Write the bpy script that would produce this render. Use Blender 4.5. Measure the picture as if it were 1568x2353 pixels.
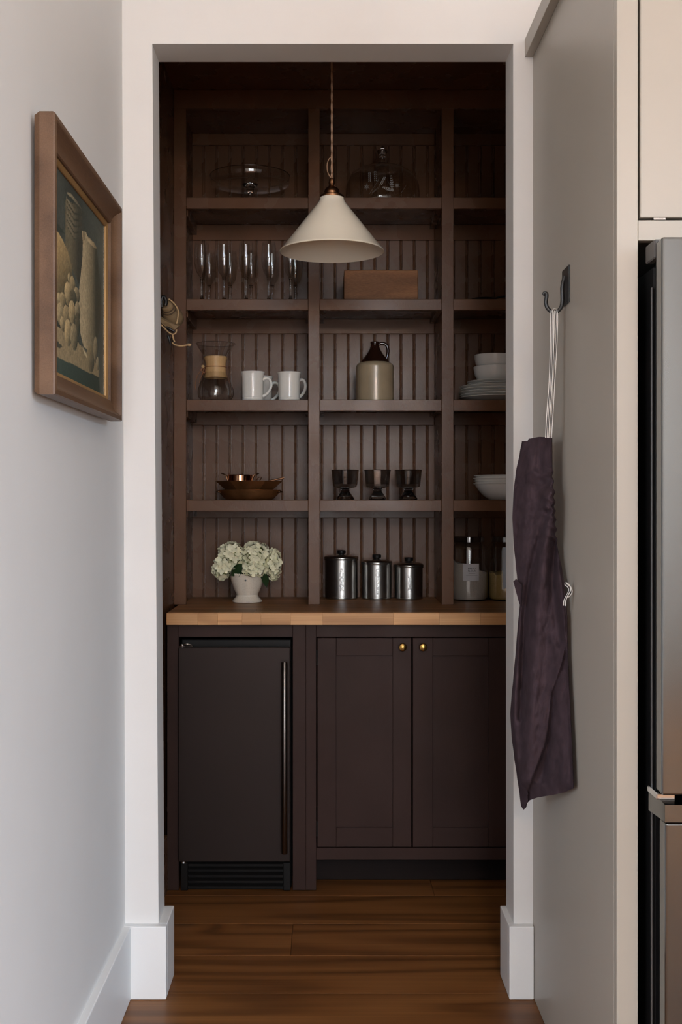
import bpy, bmesh, math, random
import numpy as np
from mathutils import Vector, Matrix, noise as mnoise

for _o in list(bpy.data.objects):
    bpy.data.objects.remove(_o, do_unlink=True)
scene = bpy.context.scene
COL = scene.collection
PI = math.pi
EYE = 1.27            # camera height
F = 2600.0            # focal length in pixels of the 1568x2353 frame

# ------------------------------------------------------------------ camera
cam_d = bpy.data.cameras.new('camera')
cam_d.sensor_width = 36.0
cam_d.sensor_fit = 'AUTO'
cam_d.lens = F / 2353.0 * 36.0
cam_d.shift_x = (784.0 - 750.0) / 2353.0
cam_d.shift_y = -(1176.5 - 1157.0) / 2353.0
cam_d.clip_start = 0.05
cam = bpy.data.objects.new('camera', cam_d)
COL.objects.link(cam)
cam.location = (0, 0, EYE)
cam.rotation_euler = (PI / 2, 0, 0)
scene.camera = cam

# ------------------------------------------------------------------ world, light, exposure
world = bpy.data.worlds.new('sky'); scene.world = world
world.use_nodes = True
_wn = world.node_tree
_wn.nodes['Background'].inputs[0].default_value = (0.55, 0.68, 0.9, 1)
_wn.nodes['Background'].inputs[1].default_value = 0.35

def area_light(name, loc, rot, sx, sy, power, color):
    d = bpy.data.lights.new(name, 'AREA')
    d.shape = 'RECTANGLE'; d.size = sx; d.size_y = sy
    d.energy = power; d.color = color
    o = bpy.data.objects.new(name, d); COL.objects.link(o)
    o.location = loc; o.rotation_euler = rot
    return o

# daylight entering by the kitchen windows (1 behind the camera, 2 on the right, 3 on the left)
W1 = (-0.30, 1.75, 0.40, 3.40)       # x0 x1 z0 z1 on the wall y = -4.0
W2 = (-3.2, -0.3, 0.75, 2.55)         # y0 y1 z0 z1 on the wall x = 3.2
W3 = (-3.5, -0.5, 0.75, 2.55)         # y0 y1 z0 z1 on the wall x = -3.0
def aim(loc, to): return (Vector(to)-Vector(loc)).to_track_quat('-Z', 'Y').to_euler()
area_light('daylight_window_1', ((W1[0]+W1[1])/2, -4.22, (W1[2]+W1[3])/2), (PI/2, 0, 0), W1[1]-W1[0], W1[3]-W1[2], 410, (0.93, 0.96, 1.0))
area_light('daylight_window_2', (3.42, (W2[0]+W2[1])/2, (W2[2]+W2[3])/2), (PI/2, 0, PI/2), W2[1]-W2[0], W2[3]-W2[2], 210, (0.86, 0.93, 1.0))
area_light('daylight_window_3', (-3.22, (W3[0]+W3[1])/2, (W3[2]+W3[3])/2), (PI/2, 0, -PI/2), W3[1]-W3[0], W3[3]-W3[2], 320, (0.86, 0.93, 1.0))
# open sky high outside the windows: it falls on the lower walls and the floor
S1, S2, S3 = (0.5, -8.2, 4.6), (6.0, -2.2, 3.9), (-5.8, -2.6, 3.9)
area_light('open_sky_1', S1, aim(S1, (0.2, 2.9, 0.4)), 6.0, 2.6, 800, (0.40, 0.68, 1.0))
area_light('open_sky_2', S2, aim(S2, (-0.5, 2.2, 0.5)), 4.5, 2.6, 3400, (0.48, 0.72, 1.0))
area_light('open_sky_3', S3, aim(S3, (0.5, 2.4, 0.5)), 4.5, 2.6, 1700, (0.48, 0.72, 1.0))

vs = scene.view_settings
vs.view_transform = 'Standard'; vs.look = 'None'; vs.gamma = 1.0
vs.use_curve_mapping = False
vs.exposure = -0.88
scene.cycles.use_denoising = True
scene.cycles.max_bounces = 10
scene.cycles.diffuse_bounces = 5
scene.cycles.glossy_bounces = 5
scene.cycles.transmission_bounces = 10
scene.cycles.transparent_max_bounces = 24
scene.cycles.caustics_reflective = False
scene.cycles.caustics_refractive = False
scene.cycles.sample_clamp_indirect = 6.0

# ------------------------------------------------------------------ helpers
def P(px, py, y):
    """real point at distance y seen at a pixel of the photograph"""
    return Vector(((px - 750.0) * y / F, y, EYE - (py - 1157.0) * y / F))
def PX(px, y): return (px - 750.0) * y / F
def PZ(py, y): return EYE - (py - 1157.0) * y / F

WL = {}
def place(o, parent=None, label=None, cat=None, group=None, kind=None):
    COL.objects.link(o)
    if parent is not None: o.parent = parent
    if label: o['label'] = label
    if cat: o['category'] = cat
    if group: o['group'] = group
    if kind: o['kind'] = kind
    return o
def thing(name, loc, label, cat, group=None):
    o = bpy.data.objects.new(name, None); o.empty_display_size = 0.05
    place(o, None, label, cat, group)
    o.location = loc; WL[o] = Vector(loc)
    return o
def obj(name, bm, mat, parent=None, loc=None, smooth=None, label=None, cat=None, group=None, kind=None):
    """link a bmesh given in world coordinates as one mesh object; smooth = sharp-edge angle in degrees"""
    base = WL[parent] if parent is not None else Vector((0, 0, 0))
    org = Vector(loc) if loc is not None else base
    bmesh.ops.translate(bm, verts=bm.verts, vec=-org)
    bmesh.ops.recalc_face_normals(bm, faces=bm.faces)
    me = bpy.data.meshes.new(name)
    bm.to_mesh(me); bm.free()
    for m in (mat if isinstance(mat, (list, tuple)) else [mat]): me.materials.append(m)
    if smooth:
        for p in me.polygons: p.use_smooth = True
        me.set_sharp_from_angle(angle=math.radians(smooth))
    o = bpy.data.objects.new(name, me)
    place(o, parent, label, cat, group, kind)
    o.location = org - base
    WL[o] = org
    return o
def inst(name, me, parent, rel, rot=(0, 0, 0), scale=(1, 1, 1)):
    """another object on shared mesh data"""
    o = bpy.data.objects.new(name, me); place(o, parent)
    o.location = rel; o.rotation_euler = rot; o.scale = scale
    WL[o] = WL.get(parent, Vector((0, 0, 0))) + Vector(rel)
    return o
def copy_thing(root, loc, label, group=None, rotz=None):
    r = root.copy(); COL.objects.link(r); r.location = loc; WL[r] = Vector(loc)
    r['label'] = label
    if group: r['group'] = group
    if rotz is not None: r.rotation_euler.z = rotz
    for ch in list(root.children):
        c = ch.copy(); COL.objects.link(c); c.parent = r
        for g in list(ch.children):
            d = g.copy(); COL.objects.link(d); d.parent = c
    return r
def NB(): return bmesh.new()
def box(bm, x0, x1, y0, y1, z0, z1, bev=0.0, seg=1):
    vs_ = [bm.verts.new(c) for c in ((x0,y0,z0),(x1,y0,z0),(x1,y1,z0),(x0,y1,z0),(x0,y0,z1),(x1,y0,z1),(x1,y1,z1),(x0,y1,z1))]
    fs = [bm.faces.new([vs_[i] for i in f]) for f in ((0,3,2,1),(4,5,6,7),(0,1,5,4),(1,2,6,5),(2,3,7,6),(3,0,4,7))]
    if bev > 0:
        es = list({e for f in fs for e in f.edges})
        bmesh.ops.bevel(bm, geom=es, offset=bev, segments=seg, affect='EDGES', profile=0.5)
    return bm
def bx(*a, **k): return box(NB(), *a, **k)
def hexa(bm, pts):
    """box from eight corners: bottom four counter-clockwise, then top four"""
    v = [bm.verts.new(p) for p in pts]
    for f in ((0,3,2,1),(4,5,6,7),(0,1,5,4),(1,2,6,5),(2,3,7,6),(3,0,4,7)): bm.faces.new([v[i] for i in f])
    return bm
def hold(prof, d=0.0015, lim=0.012):
    """support loops at both ends of the long straight runs, so that smooth shading stays flat along them"""
    out = [prof[0]]
    for (r0, z0_), (r1, z1_) in zip(prof, prof[1:]):
        L = math.hypot(r1-r0, z1_-z0_)
        if L > lim:
            for t in (d/L, 1-d/L): out.append((r0+(r1-r0)*t, z0_+(z1_-z0_)*t))
        out.append((r1, z1_))
    return out
def lathe(bm, prof, c=(0,0,0), seg=32, sx=1.0, sy=1.0):
    rings = []
    for r, z in prof:
        if r < 1e-6: rings.append([bm.verts.new((c[0], c[1], c[2]+z))])
        else: rings.append([bm.verts.new((c[0]+sx*r*math.cos(2*PI*i/seg), c[1]+sy*r*math.sin(2*PI*i/seg), c[2]+z)) for i in range(seg)])
    for a, b in zip(rings, rings[1:]):
        for i in range(seg):
            j = (i+1) % seg
            if len(a) == 1 and len(b) == 1: continue
            if len(a) == 1: bm.faces.new((a[0], b[j], b[i]))
            elif len(b) == 1: bm.faces.new((a[i], a[j], b[0]))
            else: bm.faces.new((a[i], a[j], b[j], b[i]))
    return bm
def smoothpath(pts, n=6):
    pts = [Vector(p) for p in pts]; out = []
    for i in range(len(pts)-1):
        p0 = pts[max(i-1,0)]; p1 = pts[i]; p2 = pts[i+1]; p3 = pts[min(i+2,len(pts)-1)]
        for k in range(n):
            t = k/n
            out.append(0.5*((2*p1)+(p2-p0)*t+(2*p0-5*p1+4*p2-p3)*t*t+(3*p1-p0-3*p2+p3)*t**3))
    out.append(pts[-1]); return out
def tube(bm, pts, rad, seg=8, caps=True, flat=None):
    pts = [Vector(p) for p in pts]; n = len(pts)
    rr = rad if isinstance(rad, (list, tuple)) else [rad]*n
    t0 = (pts[1]-pts[0]).normalized()
    nrm = t0.orthogonal().normalized()
    if flat is not None:
        nrm = (Vector(flat) - t0*Vector(flat).dot(t0)).normalized()
    rings = []
    for i, p in enumerate(pts):
        t = (pts[min(i+1,n-1)]-pts[max(i-1,0)]).normalized()
        nrm = (nrm - t*nrm.dot(t)).normalized()
        b = t.cross(nrm)
        rings.append([bm.verts.new(p + rr[i]*(math.cos(2*PI*k/seg)*nrm + math.sin(2*PI*k/seg)*b)) for k in range(seg)])
    for a, b in zip(rings, rings[1:]):
        for k in range(seg):
            j = (k+1) % seg
            bm.faces.new((a[k], a[j], b[j], b[k]))
    if caps:
        bm.faces.new(list(reversed(rings[0]))); bm.faces.new(rings[-1])
    return bm
def strip(bm, pts, wdir, w, th=0.0008):
    """flat ribbon of width w along pts, with thickness"""
    pts = [Vector(p) for p in pts]; n = len(pts); rows = []
    wl = w if isinstance(w, (list, tuple)) else [w]*n
    wd = Vector(wdir)
    for i, p in enumerate(pts):
        t = (pts[min(i+1,n-1)]-pts[max(i-1,0)]).normalized()
        d = (wd - t*wd.dot(t)).normalized(); nn = t.cross(d).normalized()*th*0.5
        a = d*wl[i]*0.5
        rows.append([bm.verts.new(q) for q in (p-a-nn, p+a-nn, p+a+nn, p-a+nn)])
    for a, b in zip(rows, rows[1:]):
        for k in range(4):
            j = (k+1) % 4
            bm.faces.new((a[k], a[j], b[j], b[k]))
    bm.faces.new(list(reversed(rows[0]))); bm.faces.new(rows[-1])
    return bm
def prism(bm, poly, y0, y1):
    """polygon of (x, z) extruded along y"""
    a = [bm.verts.new((x, y0, z)) for x, z in poly]; b = [bm.verts.new((x, y1, z)) for x, z in poly]
    n = len(poly)
    bm.faces.new(a); bm.faces.new(list(reversed(b)))
    for i in range(n):
        j = (i+1) % n
        bm.faces.new((a[i], b[i], b[j], a[j]))
    bmesh.ops.recalc_face_normals(bm, faces=bm.faces)
    return bm
def text_bm(body, size, extrude, offset=0.0, line=1.0, align='CENTER'):
    cu = bpy.data.curves.new('lettering', 'FONT')
    cu.body = body; cu.size = size; cu.extrude = extrude; cu.offset = offset
    cu.space_line = line; cu.align_x = align; cu.align_y = 'CENTER'; cu.resolution_u = 3
    o = bpy.data.objects.new('lettering', cu); COL.objects.link(o)
    dg = bpy.context.evaluated_depsgraph_get()
    me = bpy.data.meshes.new_from_object(o.evaluated_get(dg))
    bm = NB(); bm.from_mesh(me)
    bpy.data.objects.remove(o); bpy.data.curves.remove(cu); bpy.data.meshes.remove(me)
    return bm

# ------------------------------------------------------------------ materials
def newmat(name):
    m = bpy.data.materials.new(name); m.use_nodes = True
    nt = m.node_tree; b = nt.nodes['Principled BSDF']
    return m, nt, b
def N(nt, t, **kw):
    n = nt.nodes.new(t)
    for k, v in kw.items(): setattr(n, k, v)
    return n
def coords(nt, scale=(1,1,1), rnd=True):
    tc = N(nt, 'ShaderNodeTexCoord')
    mp = N(nt, 'ShaderNodeMapping'); mp.inputs['Scale'].default_value = scale
    if rnd:
        oi = N(nt, 'ShaderNodeObjectInfo')
        mu = N(nt, 'ShaderNodeMath', operation='MULTIPLY'); mu.inputs[1].default_value = 37.0
        nt.links.new(oi.outputs['Random'], mu.inputs[0])
        ad = N(nt, 'ShaderNodeVectorMath', operation='ADD')
        nt.links.new(tc.outputs['Object'], ad.inputs[0]); nt.links.new(mu.outputs[0], ad.inputs[1])
        nt.links.new(ad.outputs[0], mp.inputs['Vector'])
    else:
        nt.links.new(tc.outputs['Object'], mp.inputs['Vector'])
    return mp.outputs['Vector']
def ramp(nt, fac, stops):
    r = N(nt, 'ShaderNodeValToRGB')
    cr = r.color_ramp
    while len(cr.elements) < len(stops): cr.elements.new(0.5)
    for e, (p, c) in zip(cr.elements, stops):
        e.position = p; e.color = (*c, 1) if len(c) == 3 else c
    nt.links.new(fac, r.inputs[0])
    return r.outputs[0]
def mixc(nt, a, b, fac, mode='MIX'):
    m = N(nt, 'ShaderNodeMix', data_type='RGBA', blend_type=mode)
    for s, v in ((m.inputs[6], a), (m.inputs[7], b)):
        if isinstance(v, (tuple, list)): s.default_value = (*v[:3], 1)
        else: nt.links.new(v, s)
    if isinstance(fac, (int, float)): m.inputs[0].default_value = fac
    else: nt.links.new(fac, m.inputs[0])
    return m.outputs[2]
def bump(nt, b, h, strength, dist=0.002):
    bp = N(nt, 'ShaderNodeBump'); bp.inputs['Strength'].default_value = strength; bp.inputs['Distance'].default_value = dist
    nt.links.new(h, bp.inputs['Height']); nt.links.new(bp.outputs[0], b.inputs['Normal'])
def noise(nt, vec, scale, detail=3, rough=0.5, dist=0.0):
    n = N(nt, 'ShaderNodeTexNoise'); n.inputs['Scale'].default_value = scale; n.inputs['Detail'].default_value = detail
    n.inputs['Roughness'].default_value = rough; n.inputs['Distortion'].default_value = dist
    nt.links.new(vec, n.inputs['Vector']); return n.outputs['Fac']
def paint(name, col, rough=0.5, var=0.06, bstr=0.08, bscale=(60,60,60), bdist=0.002, spec=0.5, metal=0.0, rvar=0.0, coat=0.0, vscale=4.0):
    m, nt, b = newmat(name)
    v = coords(nt, rnd=False)
    lo = tuple(c*(1-var) for c in col); hi = tuple(min(1, c*(1+var)) for c in col)
    nt.links.new(ramp(nt, noise(nt, v, vscale, 4), [(0.3, lo), (0.7, hi)]), b.inputs['Base Color'])
    b.inputs['Roughness'].default_value = rough
    b.inputs['Metallic'].default_value = metal
    b.inputs['Specular IOR Level'].default_value = spec
    if coat: b.inputs['Coat Weight'].default_value = coat; b.inputs['Coat Roughness'].default_value = 0.08
    v2 = coords(nt, scale=bscale, rnd=False)
    h = noise(nt, v2, 1.0, 4, 0.6)
    if bstr: bump(nt, b, h, bstr, bdist)
    if rvar:
        mr = N(nt, 'ShaderNodeMapRange'); mr.inputs[1].default_value = 0.3; mr.inputs[2].default_value = 0.7
        mr.inputs[3].default_value = max(0.02, rough-rvar); mr.inputs[4].default_value = rough+rvar
        nt.links.new(noise(nt, v, 7.0, 5), mr.inputs[0]); nt.links.new(mr.outputs[0], b.inputs['Roughness'])
    return m
def wood(name, dark, mid, light, axis='X', ring=14.0, rough=0.4, knots=0.0, scale=1.0, bstr=0.1, tone=0.25, spec=0.35, con=0.5):
    m, nt, b = newmat(name)
    st = {'X': (0.35, 3.2, 3.2), 'Y': (3.2, 0.35, 3.2), 'Z': (3.2, 3.2, 0.35)}[axis]
    st = tuple(s*scale for s in st)
    v = coords(nt, st)
    fld = noise(nt, v, 1.0, 2.0, 0.4, 0.15)
    if knots:
        vo = N(nt, 'ShaderNodeTexVoronoi'); vo.inputs['Scale'].default_value = 1.0
        v3 = coords(nt, tuple(s*(0.95 if s < 1 else 0.42) for s in (2.2 if x < 1 else x for x in st)))
        nt.links.new(v3, vo.inputs['Vector'])
        kn = N(nt, 'ShaderNodeMapRange'); kn.inputs[1].default_value = 0.0; kn.inputs[2].default_value = 0.22
        kn.inputs[3].default_value = 1.0; kn.inputs[4].default_value = 0.0; kn.interpolation_type = 'SMOOTHSTEP'
        nt.links.new(vo.outputs['Distance'], kn.inputs[0])
        ad = N(nt, 'ShaderNodeMath', operation='MULTIPLY_ADD'); ad.inputs[1].default_value = 0.25
        nt.links.new(kn.outputs[0], ad.inputs[0]); nt.links.new(fld, ad.inputs[2]); fld = ad.outputs[0]
    mu = N(nt, 'ShaderNodeMath', operation='MULTIPLY'); mu.inputs[1].default_value = ring * 6.283
    nt.links.new(fld, mu.inputs[0])
    si = N(nt, 'ShaderNodeMath', operation='SINE'); nt.links.new(mu.outputs[0], si.inputs[0])
    mr = N(nt, 'ShaderNodeMapRange'); mr.inputs[1].default_value = -1; mr.inputs[2].default_value = 1
    nt.links.new(si.outputs[0], mr.inputs[0])
    fine = noise(nt, coords(nt, tuple(s*(5 if s < 1 else 45) for s in st)), 1.0, 4, 0.65)
    g = mixc(nt, ramp(nt, mr.outputs[0], [(0.0, tuple(con*a+(1-con)*c for a, c in zip(dark, mid))), (0.30, mid), (1.0, tuple(con*a+(1-con)*c for a, c in zip(light, mid)))]), ramp(nt, fine, [(0.27, tuple(0.6*a+0.4*c for a, c in zip(dark, mid))), (0.70, light)]), 0.40)
    oi = N(nt, 'ShaderNodeObjectInfo')
    t = N(nt, 'ShaderNodeMapRange'); t.inputs[3].default_value = 1-tone; t.inputs[4].default_value = 1+tone
    nt.links.new(oi.outputs['Random'], t.inputs[0])
    g = mixc(nt, g, t.outputs[0], 1.0, 'MULTIPLY')
    big = noise(nt, coords(nt, tuple(s*0.9 for s in st)), 1.3, 3)
    g = mixc(nt, g, ramp(nt, big, [(0.3, (0.6, 0.55, 0.5)), (0.65, (1.1, 1.1, 1.1))]), 0.6, 'MULTIPLY')
    if knots:
        k2 = N(nt, 'ShaderNodeMapRange'); k2.inputs[1].default_value = 0.03; k2.inputs[2].default_value = 0.13
        k2.inputs[3].default_value = knots; k2.inputs[4].default_value = 0.0; k2.interpolation_type = 'SMOOTHSTEP'
        nt.links.new(vo.outputs['Distance'], k2.inputs[0])
        g = mixc(nt, g, tuple(c*0.18 for c in dark), k2.outputs[0])
    nt.links.new(g, b.inputs['Base Color'])
    b.inputs['Roughness'].default_value = rough; b.inputs['Specular IOR Level'].default_value = spec
    bump(nt, b, fine, bstr, 0.001)
    return m
def thin_glass(name, tint=(0.97, 0.97, 0.97), ior=1.5, rough=0.0, gain=1.0, base=0.02):
    m = bpy.data.materials.new(name); m.use_nodes = True; nt = m.node_tree
    nt.nodes.remove(nt.nodes['Principled BSDF'])
    tr = N(nt, 'ShaderNodeBsdfTransparent'); tr.inputs[0].default_value = (*tint, 1)
    gl = N(nt, 'ShaderNodeBsdfGlossy'); gl.inputs['Roughness'].default_value = rough
    gl.inputs['Color'].default_value = (1, 1, 1, 1)
    fr = N(nt, 'ShaderNodeLayerWeight'); fr.inputs['Blend'].default_value = 0.5
    pw = N(nt, 'ShaderNodeMath', operation='POWER'); pw.inputs[1].default_value = 4.5
    nt.links.new(fr.outputs['Facing'], pw.inputs[0])
    ma = N(nt, 'ShaderNodeMath', operation='MULTIPLY_ADD', use_clamp=True); ma.inputs[1].default_value = 0.9*gain; ma.inputs[2].default_value = 0.055*gain + base
    nt.links.new(pw.outputs[0], ma.inputs[0])
    mx = N(nt, 'ShaderNodeMixShader')
    nt.links.new(ma.outputs[0], mx.inputs[0]); nt.links.new(tr.outputs[0], mx.inputs[1]); nt.links.new(gl.outputs[0], mx.inputs[2])
    nt.links.new(mx.outputs[0], nt.nodes['Material Output'].inputs['Surface'])
    return m
def solid_glass(name, col=(1,1,1), rough=0.0):
    m, nt, b = newmat(name)
    b.inputs['Base Color'].default_value = (*col, 1); b.inputs['Roughness'].default_value = rough
    b.inputs['Transmission Weight'].default_value = 1.0; b.inputs['IOR'].default_value = 1.48
    return m

M = {}
M['wall'] = paint('warm_white_wall_paint', (0.70, 0.682, 0.66), 0.55, 0.015, 0.05, (140,140,140), 0.001)
M['trim'] = paint('white_trim_paint', (0.76, 0.75, 0.735), 0.42, 0.015, 0.04, (90,90,90), 0.001)
M['ceiling'] = paint('ceiling_white', (0.86, 0.845, 0.82), 0.8, 0.02, 0.05)
M['cabinet'] = paint('taupe_cabinet_paint', (0.368, 0.328, 0.276), 0.36, 0.02, 0.10, (220,220,220), 0.0006)
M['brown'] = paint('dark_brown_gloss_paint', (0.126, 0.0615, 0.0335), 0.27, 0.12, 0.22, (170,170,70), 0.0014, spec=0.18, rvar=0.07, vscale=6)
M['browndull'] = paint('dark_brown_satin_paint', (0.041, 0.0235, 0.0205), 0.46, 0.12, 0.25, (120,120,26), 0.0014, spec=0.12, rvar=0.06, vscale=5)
M['kick'] = wood('black_brown_kick_board', (0.008,0.006,0.006), (0.014,0.010,0.010), (0.022,0.016,0.015), 'X', 9, 0.6, spec=0.1)
M['floor'] = wood('oiled_brown_floor_plank', (0.060,0.020,0.006), (0.20,0.078,0.023), (0.32,0.138,0.044), 'X', 11, 0.38, 0.96, 1.0, 0.12, 0.16, spec=0.22, con=0.75)
M['subfloor'] = paint('floor_gap_dark', (0.01,0.006,0.004), 0.9)
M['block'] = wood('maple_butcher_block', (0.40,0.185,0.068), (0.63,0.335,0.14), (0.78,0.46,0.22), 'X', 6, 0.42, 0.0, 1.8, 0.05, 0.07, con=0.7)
M['blockshade'] = wood('shade_darkened_block_top', (0.15,0.062,0.022), (0.27,0.125,0.047), (0.38,0.19,0.078), 'X', 5, 0.42, 0.0, 1.6, 0.05, 0.25)  # same maple, colour darkened to imitate the dim grazing light on the top
M['boxwood'] = wood('worn_brown_box_wood', (0.060,0.020,0.007), (0.25,0.105,0.040), (0.46,0.225,0.10), 'X', 3, 0.6, 0.0, 4.5, 0.6, 0.05, con=0.55)
M['collar'] = wood('pale_beech_collar', (0.50,0.30,0.13), (0.60,0.38,0.175), (0.70,0.47,0.24), 'Z', 4, 0.4, 0.0, 6, 0.03, 0.02)
M['frame'] = wood('worn_brown_frame_wood', (0.05,0.024,0.012), (0.115,0.060,0.032), (0.175,0.100,0.056), 'Y', 3, 0.42, 0.0, 3, 0.15, 0.10)
M['gilt'] = paint('worn_gilt_lip', (0.34,0.19,0.07), 0.38, 0.25, 0.1, metal=0.35)
M['cream'] = paint('cream_enamel', (0.92, 0.85, 0.71), 0.22, 0.01, 0.0, coat=0.3)
M['brass'] = paint('aged_brass', (0.42, 0.25, 0.075), 0.28, 0.2, 0.03, metal=1.0, rvar=0.06)
M['bronze'] = paint('aged_copper_bronze', (0.30, 0.15, 0.075), 0.32, 0.2, 0.03, metal=1.0)
M['copper'] = paint('polished_copper', (0.86, 0.46, 0.27), 0.12, 0.08, 0.02, metal=1.0)
M['oldcopper'] = paint('aged_brown_copper', (0.44, 0.21, 0.085), 0.36, 0.35, 0.35, (45,45,45), 0.004, metal=0.9, rvar=0.1, vscale=14)
M['cord'] = paint('rose_gold_silk_flex', (0.40, 0.24, 0.15), 0.42, 0.1, 0.0)
M['jute'] = paint('jute_twine', (0.50, 0.34, 0.18), 0.85, 0.2, 0.4, (400,400,400), 0.001)
M['iron'] = paint('black_iron', (0.012, 0.011, 0.011), 0.36, 0.1, 0.2, (90,90,90), 0.001)
M['black'] = paint('black_plastic', (0.007, 0.0065, 0.0065), 0.42, 0.1, 0.0, spec=0.15)
M['ceramic'] = paint('white_glazed_ceramic', (0.86, 0.86, 0.82), 0.16, 0.015, 0.0, coat=0.2)
M['ceramic2'] = paint('cool_white_ceramic', (0.82, 0.83, 0.81), 0.2, 0.015, 0.0)
M['stone'] = paint('grey_tan_stoneware', (0.34, 0.275, 0.185), 0.30, 0.07, 0.06, (60,60,60), vscale=18, coat=0.25)
M['stonebrown'] = paint('dark_brown_slip_glaze', (0.022, 0.0085, 0.0055), 0.10, 0.2, 0.02, coat=0.5)
M['steel'] = paint('brushed_spun_steel', (0.44, 0.435, 0.42), 0.27, 0.08, 0.10, (8,8,700), 0.0004, metal=1.0, vscale=20)
M['darksteel'] = paint('black_stainless_door', (0.030, 0.022, 0.020), 0.38, 0.04, 0.02, (600,5,5), 0.0002, metal=0.35, spec=0.12)
M['fridge'] = paint('brushed_stainless_fridge', (0.205, 0.212, 0.21), 0.17, 0.03, 0.0, (5,5,500), 0.0004, metal=1.0)
M['handle'] = paint('grey_steel_bar', (0.17, 0.15, 0.14), 0.26, 0.04, 0.0, metal=1.0)
M['fridgedark'] = paint('dark_grey_fridge_side', (0.06, 0.055, 0.052), 0.42, 0.05, 0.0)
M['chrome'] = paint('chrome', (0.75, 0.75, 0.75), 0.12, 0.02, 0.0, metal=1.0)
M['glass'] = thin_glass('clear_thin_glass', (0.94, 0.94, 0.93), gain=1.5, base=0.012)
M['glassthick'] = solid_glass('clear_thick_glass', (0.98, 0.98, 0.97))
M['smoke'] = thin_glass('smoke_grey_glass', (0.66, 0.65, 0.645), gain=1.6, base=0.03)
M['smokethick'] = solid_glass('smoke_thick_glass', (0.45, 0.44, 0.43))
M['pane'] = thin_glass('window_pane_glass', (0.98, 0.98, 0.98))
M['flour'] = paint('white_flour', (0.50, 0.45, 0.395), 0.9, 0.05, 0.6, (90,90,90), 0.004)
M['meal'] = paint('yellow_corn_meal', (0.42, 0.29, 0.105), 0.9, 0.10, 0.6, (200,200,200), 0.003)
M['label'] = paint('grey_white_paper_label', (0.58, 0.56, 0.57), 0.7, 0.02, 0.0)
M['bluelabel'] = paint('pale_blue_paper_label', (0.42, 0.47, 0.54), 0.7, 0.02, 0.0)
M['ink'] = paint('grey_print', (0.045, 0.043, 0.045), 0.7, 0.02, 0.0)
M['petal'] = paint('cream_green_petal', (0.82, 0.81, 0.59), 0.55, 0.12, 0.1, (80,80,80), vscale=30)
M['petalcore'] = paint('pale_green_flower_core', (0.20, 0.25, 0.07), 0.7, 0.2, 0.0)
M['leaf'] = paint('deep_green_leaf', (0.012, 0.035, 0.010), 0.4, 0.2, 0.2, (80,80,80))
M['linen'] = paint('plum_linen', (0.044, 0.0275, 0.033), 0.92, 0.24, 0.6, (700,700,700), 0.0010, spec=0.15, vscale=34)
M['tape'] = paint('off_white_cotton_tape', (0.66, 0.62, 0.57), 0.85, 0.05, 0.3, (700,700,700), 0.0005)
M['tapestripe'] = paint('charcoal_tape_stripe', (0.065, 0.058, 0.055), 0.9, 0.1, 0.3, (700,700,700), 0.0005)
M['leather'] = paint('tan_leather_tie', (0.33, 0.13, 0.05), 0.5, 0.15, 0.1)
M['kraft'] = paint('tan_kraft_roll', (0.25, 0.175, 0.095), 0.7, 0.12, 0.15, (90,90,90), 0.001)
M['kraftdark'] = paint('dark_tan_band', (0.10, 0.066, 0.040), 0.7, 0.12, 0.1)
m_, nt_, b_ = newmat('etched_glass'); M['etch'] = m_
b_.inputs['Base Color'].default_value = (0.8, 0.78, 0.75, 1); b_.inputs['Roughness'].default_value = 0.8; b_.inputs['Alpha'].default_value = 0.30
m_, nt_, b_ = newmat('crackled_ivory_glaze'); M['crackle'] = m_
_v = coords(nt_, rnd=False)
_vo = N(nt_, 'ShaderNodeTexVoronoi', feature='DISTANCE_TO_EDGE'); _vo.inputs['Scale'].default_value = 150
nt_.links.new(_v, _vo.inputs['Vector'])
_c1 = ramp(nt_, _vo.outputs['Distance'], [(0.0, (0.62,0.55,0.45)), (0.05, (0.74,0.685,0.59))])
_sp = ramp(nt_, noise(nt_, _v, 70, 2), [(0.24, (0.3,0.22,0.15)), (0.29, (1,1,1))])
nt_.links.new(mixc(nt_, _c1, _sp, 1.0, 'MULTIPLY'), b_.inputs['Base Color']); b_.inputs['Roughness'].default_value = 0.2
m_, nt_, b_ = newmat('oil_painting'); M['painting'] = m_
_a = N(nt_, 'ShaderNodeVertexColor', layer_name='paint')
_v = coords(nt_, rnd=False)
nt_.links.new(mixc(nt_, _a.outputs['Color'], ramp(nt_, noise(nt_, _v, 120, 5), [(0.3,(0.75,0.75,0.75)),(0.7,(1.15,1.15,1.15))]), 1.0, 'MULTIPLY'), b_.inputs['Base Color'])
b_.inputs['Roughness'].default_value = 0.5; bump(nt_, b_, noise(nt_, _v, 300, 3), 0.2, 0.001)

# ================================================================== THE SETTING
def struct(name, bm, mat, smooth=None, label=None, loc=(0,0,0)):
    return obj(name, bm, mat, None, loc, smooth, label=label, kind='structure')
YF, YB = 2.915, 3.034          # front and back of the wall with the pantry opening
CEIL = 3.7
# left wall, slightly out of plumb as in the old house
b = NB(); hexa(b, [(-0.66,1.70,0),(-0.517,1.70,0),(-0.517,YB,0),(-0.66,YB,0),(-0.66,1.70,CEIL),(-0.5305,1.70,CEIL),(-0.5305,YB,CEIL),(-0.66,YB,CEIL)])
struct('wall_left', b, M['wall'], label='pale wall carrying the framed still life painting')
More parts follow.
